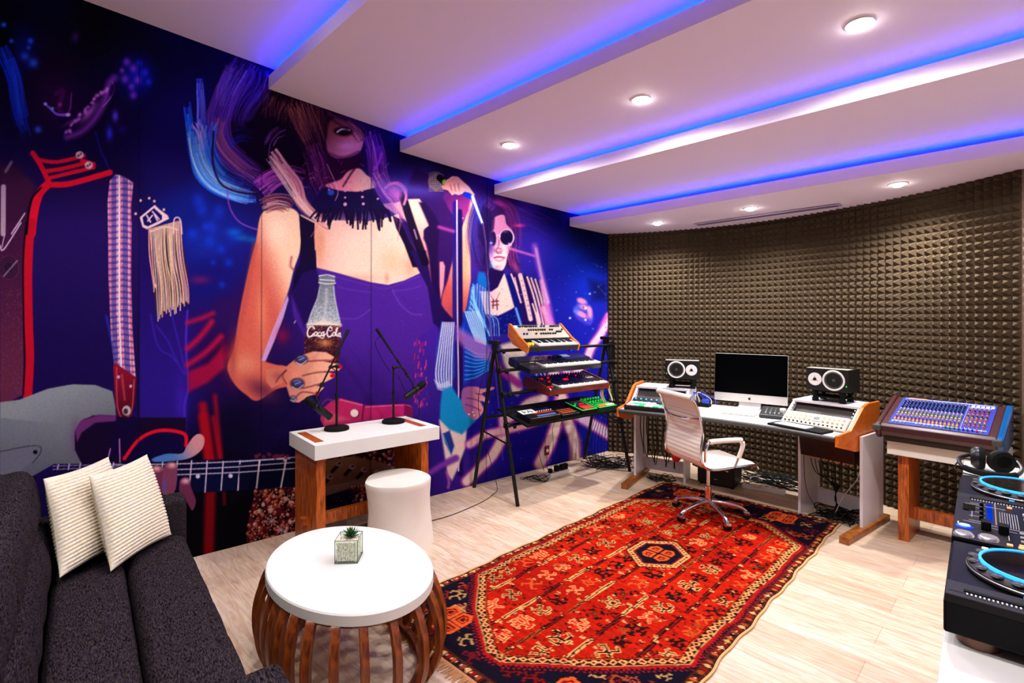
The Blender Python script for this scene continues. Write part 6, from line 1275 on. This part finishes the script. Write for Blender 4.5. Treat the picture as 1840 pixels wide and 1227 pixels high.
# ---------- mixing console on its stand ----------
ax_=Vector((.65,-.76,0)).normalized(); ay_=Vector((.76,.65,0)).normalized(); am=math.atan2(ax_.y,ax_.x)
SO2=Vector((2.72,3.714,0)); t=thing('mixer_stand','white-topped wooden stand with broad orange teak legs under the mixing board','stand',SO2,am)
MB().box(0,.62,0,.40,.62,.72).build('top',whitem,t,bevel=.003)
for x in (.085,.53): MB().box(x-.032,x+.032,.05,.385,0,.62).build('leg',teak2,t,bevel=.003)
MB().box(.115,.50,.19,.24,.13,.215).build('stretcher',teak2,t,bevel=.003)
XO=SO2-ax_*.035-ay_*.09+Vector((0,0,.7215)); t=thing('mixing_console','large mixing console with a blue panel crowded with coloured knobs by the foam wall','mixing console',XO,am)
maroon=mat('console_maroon',(62,26,30),.4,coat=.3); W=.64
MB().prism([(.045,.0),(.04,.035),(.46,.035),(.46,.0)],.03,W-.03,'x').build('base_tray',mat('tray_black',(22,19,18),.5),t,bevel=.003)
MB().prism([(.01,.05),(-.004,.075),(-.002,.112),(.025,.128),(.475,.272),(.485,.26),(.47,.035),(.04,.035)],0.015,W-.015,'x').build('body',maroon,t,bevel=.006)
prf=[(.035,.02),(.0,.05),(-.012,.08),(-.008,.12),(.02,.135),(.475,.285),(.495,.27),(.50,.17),(.47,.04),(.2,.012)]
MB().prism(prf,-.016,.016,'x').build('end_cheek',maroon,t,bevel=.012)
MB().prism(prf,W-.016,W+.022,'x').build('end_cheek',mat('cheek_blue_light',(8,78,140),.25,coat=.4),t,bevel=.012)  # blue light falling on the right side is painted into this cheek's colour
for x in (-.004,W-.01): MB().cbox(x,-.004,.098,.05,.036,.045).build('corner_guard',mat('guard_grey',(66,64,62),.5),t,bevel=.01)
ta=math.atan2(.144,.45); CM=Matrix.Translation((0,.025,.1285))@rotm(ta,0,0)@Matrix.Diagonal((.905,.875,1,1)); PLn=.535
MB().box(.06,.645,.01,PLn-.01,-.003,.004,CM).build('control_panel',mat('console_blue',(40,52,150),.45),t,bevel=.001)
b=MB(); 
for k in range(20): b.box(.085+k*.0235,.0865+k*.0235,.07,.50,.004,.0046,CM)
b.box(.08,.63,.505,.512,.004,.0046,CM); b.box(.08,.63,.062,.068,.004,.0046,CM); b.box(.49,.62,.45,.456,.004,.0046,CM)
for k in range(5): b.box(.50+.028*k,.52+.028*k,.462,.492,.004,.0046,CM)
b.build('panel_lines',mat('line_white',(200,210,235),.5),t)
b=MB(); g=random.Random(4); x=.10
for ch in 'xxxxxxxxx': w=.009+.002*(g.random()); b.box(x,x+w,.517,.527,.004,.0052,CM); x+=w+.0035
b.build('brand_lettering',mat('letter_orange',(226,110,50),.5),t)
kc=lambda n_,c: mat('cap_'+n_,c,.4)
rowsK=[(.475,(190,186,176),.0062),(.435,(30,34,38),.0076),(.40,(20,24,28),.0076),(.365,(20,66,84),.0076),(.33,(24,28,32),.0076),(.275,(232,150,130),.0066),(.25,(120,140,120),.0076),(.222,(90,110,80),.0076),(.196,(214,196,90),.0076),(.155,(230,150,150),.006),(.13,(70,90,140),.006),(.098,(214,50,40),.0068),(.078,(236,196,60),.0068)]
for v,c_,rk in rowsK:
    me=knobmesh(rk,.015,[kc('%d_%d'%(c_[0],c_[2]),c_),whp],n=8); lim=20 if v in(.475,.435,.275,.098,.196) else 20
    nm='knob'; Ms=[CM@Matrix.Translation((.092+k*.0235,v,.004)) for k in range(17)]
    if v in (.475,.435,.275,.222,.098): 
        for M in Ms: o=bpy.data.objects.new(nm,me); C.objects.link(o); o.parent=t; o.matrix_local=M
    else: 
        for M in Ms[:2]: o=bpy.data.objects.new(nm,me); C.objects.link(o); o.parent=t; o.matrix_local=M
        b=MB(); vs_=[tuple(q.co) for q in me.vertices]; fs_=[tuple(p.vertices) for p in me.polygons]
        for M in Ms[2:]: b.add(vs_,fs_,M)
        o=b.build('knob',[me.materials[0]],t); o['kind']='stuff'
mk_=[(.30,(230,120,40)),(.27,(30,40,60)),(.24,(236,150,40)),(.20,(220,70,40)),(.17,(240,190,60)),(.14,(60,80,130)),(.11,(230,90,50)),(.40,(230,140,40)),(.37,(40,50,60)),(.34,(200,60,40))]
for v,c_ in mk_:
    b=MB(); 
    for k in range(5): b.lathe([(.0066,0),(.0056,.014)],8,CM@Matrix.Translation((.505+k*.026,v,.004)))
    o=b.build('master_knob',kc('%d_%d'%(c_[0],c_[2]),c_),t); o['kind']='stuff'
fcap=[kc('white',(220,220,224)),kc('green',(20,120,60)),kc('blue',(30,60,160)),kc('red2',(210,30,50)),kc('yellow',(236,214,50))]
for k in range(22):
    if k in (4,5): continue
    m_=fcap[0] if k<13 else (fcap[1] if k<16 else (fcap[2] if k<19 else (fcap[3] if k==20 else fcap[4] if k==21 else fcap[2])))
    MB().cbox(0,0,.01,.010,.016,.014,CM@Matrix.Translation((.085+k*.0248,.035+.006*(k%2),.0))).build('fader_cap',m_,t,bevel=.002)
# ---------- DJ table ----------
de=Vector((.676,.737,0)).normalized(); dn=Vector((.737,-.676,0)).normalized(); ad=math.atan2(de.y,de.x)
# local x along the row (away from the camera), local y = left of it; equipment lies on the -y side
D0=Vector((.795,.947,0)); t=thing('dj_table','tall white table carrying the black disc decks at the right edge of the room','table',D0+de*.55,ad)
MB().box(-1.05,1.10,-.62,.0,.955,1.0).build('tabletop',whitem,t,bevel=.003)
for x in(-.9,1.0): MB().box(x-.03,x+.03,-.58,-.12,0,.955).build('leg',teak2,t,bevel=.003)
glo=mat('ring_blue',(30,120,255),.4,emit=(30,130,255),es=3.2); cdj=mat('deck_black',(5,5,8),.45,spec=.14); cdg=mat('deck_grey',(24,21,21),.5,spec=.2); labw=mat('deck_print',(200,200,205),.5)
def dbase(name,label,cat,e0,L_):
    t=thing(name,label,cat,D0+de*e0+Vector((0,0,1.0005)),ad)
    MB().prism([(0.0,-.002),(L_,-.002),(L_,-.41),(0,-.41)],.022,.082,'z').build('case',cdj,t,bevel=.004)
    for x in (.045,L_-.045):
        for y in (-.05,-.36): MB().cyl(.032,0,.023,24,Matrix.Translation((x,y,0))).build('foot',mat('foot_bronze',(120,88,72),.3,metal=.7),t,smooth=True)
    return t
def deck(e0,label):
    L_=.305; t=dbase('disc_deck',label,'disc player',e0,L_)
    MB().box(.012,L_-.004,-.40,-.006,.082,.096).build('top_plate',cdj,t,bevel=.003)
    MB().prism([(.0,.078),(.0,.094),(.055,.1),(.055,.078)],-.405,-.004,'y').build('tempo_panel',cdg,t,bevel=.002)
    b=MB(); b.box(.022,.031,-.16,-.03,.0965,.0985); b.build('fader_slot',blackmat,t)
    b=MB(); 
    for k in range(22): b.box(.012,.019,-.158+.0058*k,-.1555+.0058*k,.0958,.0972)
    b.build('scale_marks',labw,t); MB().cbox(.026,-.165,.105,.022,.012,.014).build('tempo_cap',labw,t,bevel=.002)
    jc=(.165,-.137); Mj=Matrix.Translation((jc[0],jc[1],.096))
    b=MB(); b.lathe([(.103,0),(.106,.004),(.104,.012),(.092,.02),(.0,.02)],72,Mj,cap=False); b.build('jog_rim',mat('jog_grey',(40,34,32),.5,spec=.3),t,smooth=True)
    b=MB(); b.lathe([(.1052,.0098),(.1064,.0085),(.1066,.0072)],72,Mj,cap=False); b.build('rim_edge',silver,t,smooth=True)
    dm=meshof(MB().sph(.0115,(0,0,0),12,6,(1,1,.35)),[mat('dimple',(38,33,32),.4)])
    many(dm,'finger_dimple',[Mj@Matrix.Translation((.0945*math.cos(a),.0945*math.sin(a),.0185)) for a in [2*PI*i/18 for i in range(18)]],t)
    b=MB(); b.lathe([(.0835,.020),(.0835,.026),(.0875,.026),(.0875,.019)],72,Mj,cap=False); b.build('light_ring',glo,t,smooth=True)
    b=MB(); b.lathe([(.0835,.024),(.001,.0265)],64,Mj,cap=False); b.build('jog_disc',mat('jog_black',(8,8,12),.12,coat=.6),t,smooth=True)
    b=MB(); b.box(.07,.26,-.36,-.27,.096,.099); b.build('screen',mat('deck_screen',(10,12,30),.15,emit=(10,30,120),es=.5),t)
    for k in range(3): MB().cbox(.275,-.06-.03*k,.099,.018,.012,.006).build('button',labw,t,bevel=.002)
    MB().cbox(.062,-.115,.0985,.012,.01,.004).build('tempo_lamp',glo,t)
    return t
deck(0,'black disc deck with blue-ringed jog wheel nearest the camera on the white table')
deck(.665,'black disc deck with blue-ringed jog wheel at the far end beside the headphones')
L_=.352; t=dbase('dj_mixer','black club mixer with lit blue button and round silver buttons between the two disc decks','dj mixer',.309,L_)
MB().box(.003,L_-.003,-.405,-.003,.082,.1).build('top_plate',cdj,t,bevel=.003)
MB().box(.004,L_-.004,-.10,-.004,.1,.1015).build('front_plate',cdg,t)
for x,y in ((.026,-.024),(.033,-.066)):
    b=MB(); b.lathe([(.001,.009),(.015,.009),(.018,.006),(.019,0)],32,Matrix.Translation((x,y,.1)),cap=False); b.build('silver_button',mat('silver_bright',(230,226,222),.25,metal=.8),t,smooth=True)
b=MB(); b.lathe([(.001,.008),(.010,.008),(.012,0)],24,Matrix.Translation((.088,-.024,.1))@Matrix.Diagonal((.7,1,1,1)),cap=False); b.build('lit_button',mat('lit_bluewhite',(150,200,255),.4,emit=(90,140,255),es=4),t,smooth=True)
b=MB(); b.lathe([(.0125,.0),(.016,.003),(.0125,.006)],24,Matrix.Translation((.088,-.024,.1))@Matrix.Diagonal((.75,1,1,1)),cap=False); b.build('button_ring',mat('ring_deep',(10,40,255),.4,emit=(0,40,255),es=3),t,smooth=True)
MB().box(.235,.29,-.042,-.018,.1,.104).build('level_screen',mat('scr_black',(2,2,3),.2,spec=.3),t)
kk=knobmesh(.0045,.01,[cdj,labw],n=12)
many(kk,'knob',[Matrix.Translation((.175+.04*i,-.054,.1015)) for i in range(4)]+[Matrix.Translation((.06+.05*i,-.16-.05*j,.1)) for i in range(5) for j in range(4)],t)
b=MB()
for i in range(8):
    for j in range(13): b.cbox(.155+.0095*j,-.088-.0045*i,.1012,.0038,.0014,.002)
b.build('meter_dots',labw,t)
b=MB(); 
for i in range(5): b.cbox(.155+.04*i,-.046,.1017,.0012,.03,.0008)
b.cbox(.235,-.036,.1017,.10,.0011,.0008); b.cbox(.14,-.075,.1017,.0012,.11,.001); b.cbox(.30,-.06,.1017,.0012,.08,.001); b.cbox(.12,-.085,.1017,.0012,.06,.001)
for i in range(3): b.cbox(.15+.0*i,-.135-.02*i,.101,.0012,.014,.001)
b.cbox(.08,-.10,.1012,.05,.0012,.001); b.cbox(.11,-.012,.1017,.03,.0024,.001); b.build('panel_lines',labw,t)
MB().box(.165,.33,-.075,-.064,.1,.1015).build('blue_strip',mat('strip_blue',(10,60,220),.4,emit=(10,70,255),es=1.8),t)
MB().box(.15,.34,-.0815,-.079,.1,.103).build('metal_strip',mat('strip_metal',(200,170,150),.3,metal=.6),t)
for x,y in ((.105,-.062),(.10,-.092)): MB().cbox(x,y,.111,.026,.018,.022).build('fader_cap',cdj,t,bevel=.003)
om=mat('amber_btn',(240,160,110),.4,emit=(255,150,90),es=1.3)
for x,y in ((.325,-.108),(.30,-.165),(.02,-.10),(.015,-.118),(.03,-.12)): MB().cbox(x,y,.103,.007,.010,.004).build('lit_key',om,t,bevel=.001)
for i in range(4): MB().cbox(.16+.04*i,-.135,.103,.012,.009,.005).build('white_key',labw,t,bevel=.001)
MB().box(.15,.34,-.165,-.15,.1,.1015).build('blue_strip',_M['strip_blue'],t)
for i in range(3): MB().cbox(.06+.03*i,-.125,.103,.004,.012,.004).build('white_key',labw,t)
# headphones
HPp=D0+de*1.52+dn*.085+Vector((0,0,1.0005)); t=thing('headphones','black over-ear headphones lying on the white table behind the far deck','headphones',HPp,ad-PI/2-.25)
R=rotm(0,PI/2,0)
for x,rz in((-.045,.3),(.022,-.75)):
    M=Matrix.Translation((x,0,.044))@rotm(0,0,rz)@R
    b=MB(); b.lathe([(.001,-.022),(.03,-.02),(.041,-.008),(.042,.004)],32,M,cap=False); b.build('ear_cup',mat('cup_black',(22,21,22),.35),t,smooth=True)
    b=MB(); b.lathe([(.042,.004),(.044,.012),(.040,.022),(.026,.024),(.022,.012),(.001,.010)],32,M,cap=False); b.build('ear_pad',blackmat,t,smooth=True)
band=cat_curve([(-.065,.01,.05),(-.085,-.06,.04),(-.05,-.125,.022),(.02,-.145,.018),(.085,-.11,.022),(.095,-.05,.035),(.07,.01,.05)],6)
MB().tube(band,.007,8).build('headband',mat('cup_black',(22,21,22),.35),t,smooth=True)
MB().tube(band[12:26],.012,8).build('headband_pad',blackmat,t,smooth=True)
lead([HPp+dn*-.02+Vector((0,0,.02)),HPp-dn*.08+Vector((0,0,.035)),HPp-dn*.11-de*.06+Vector((0,0,.01)),HPp-dn*.09-de*.12+Vector((0,0,.0045)),HPp-dn*.02-de*.15+Vector((0,0,.0045))],'black headphone cord curling on the white table',r=.0025)
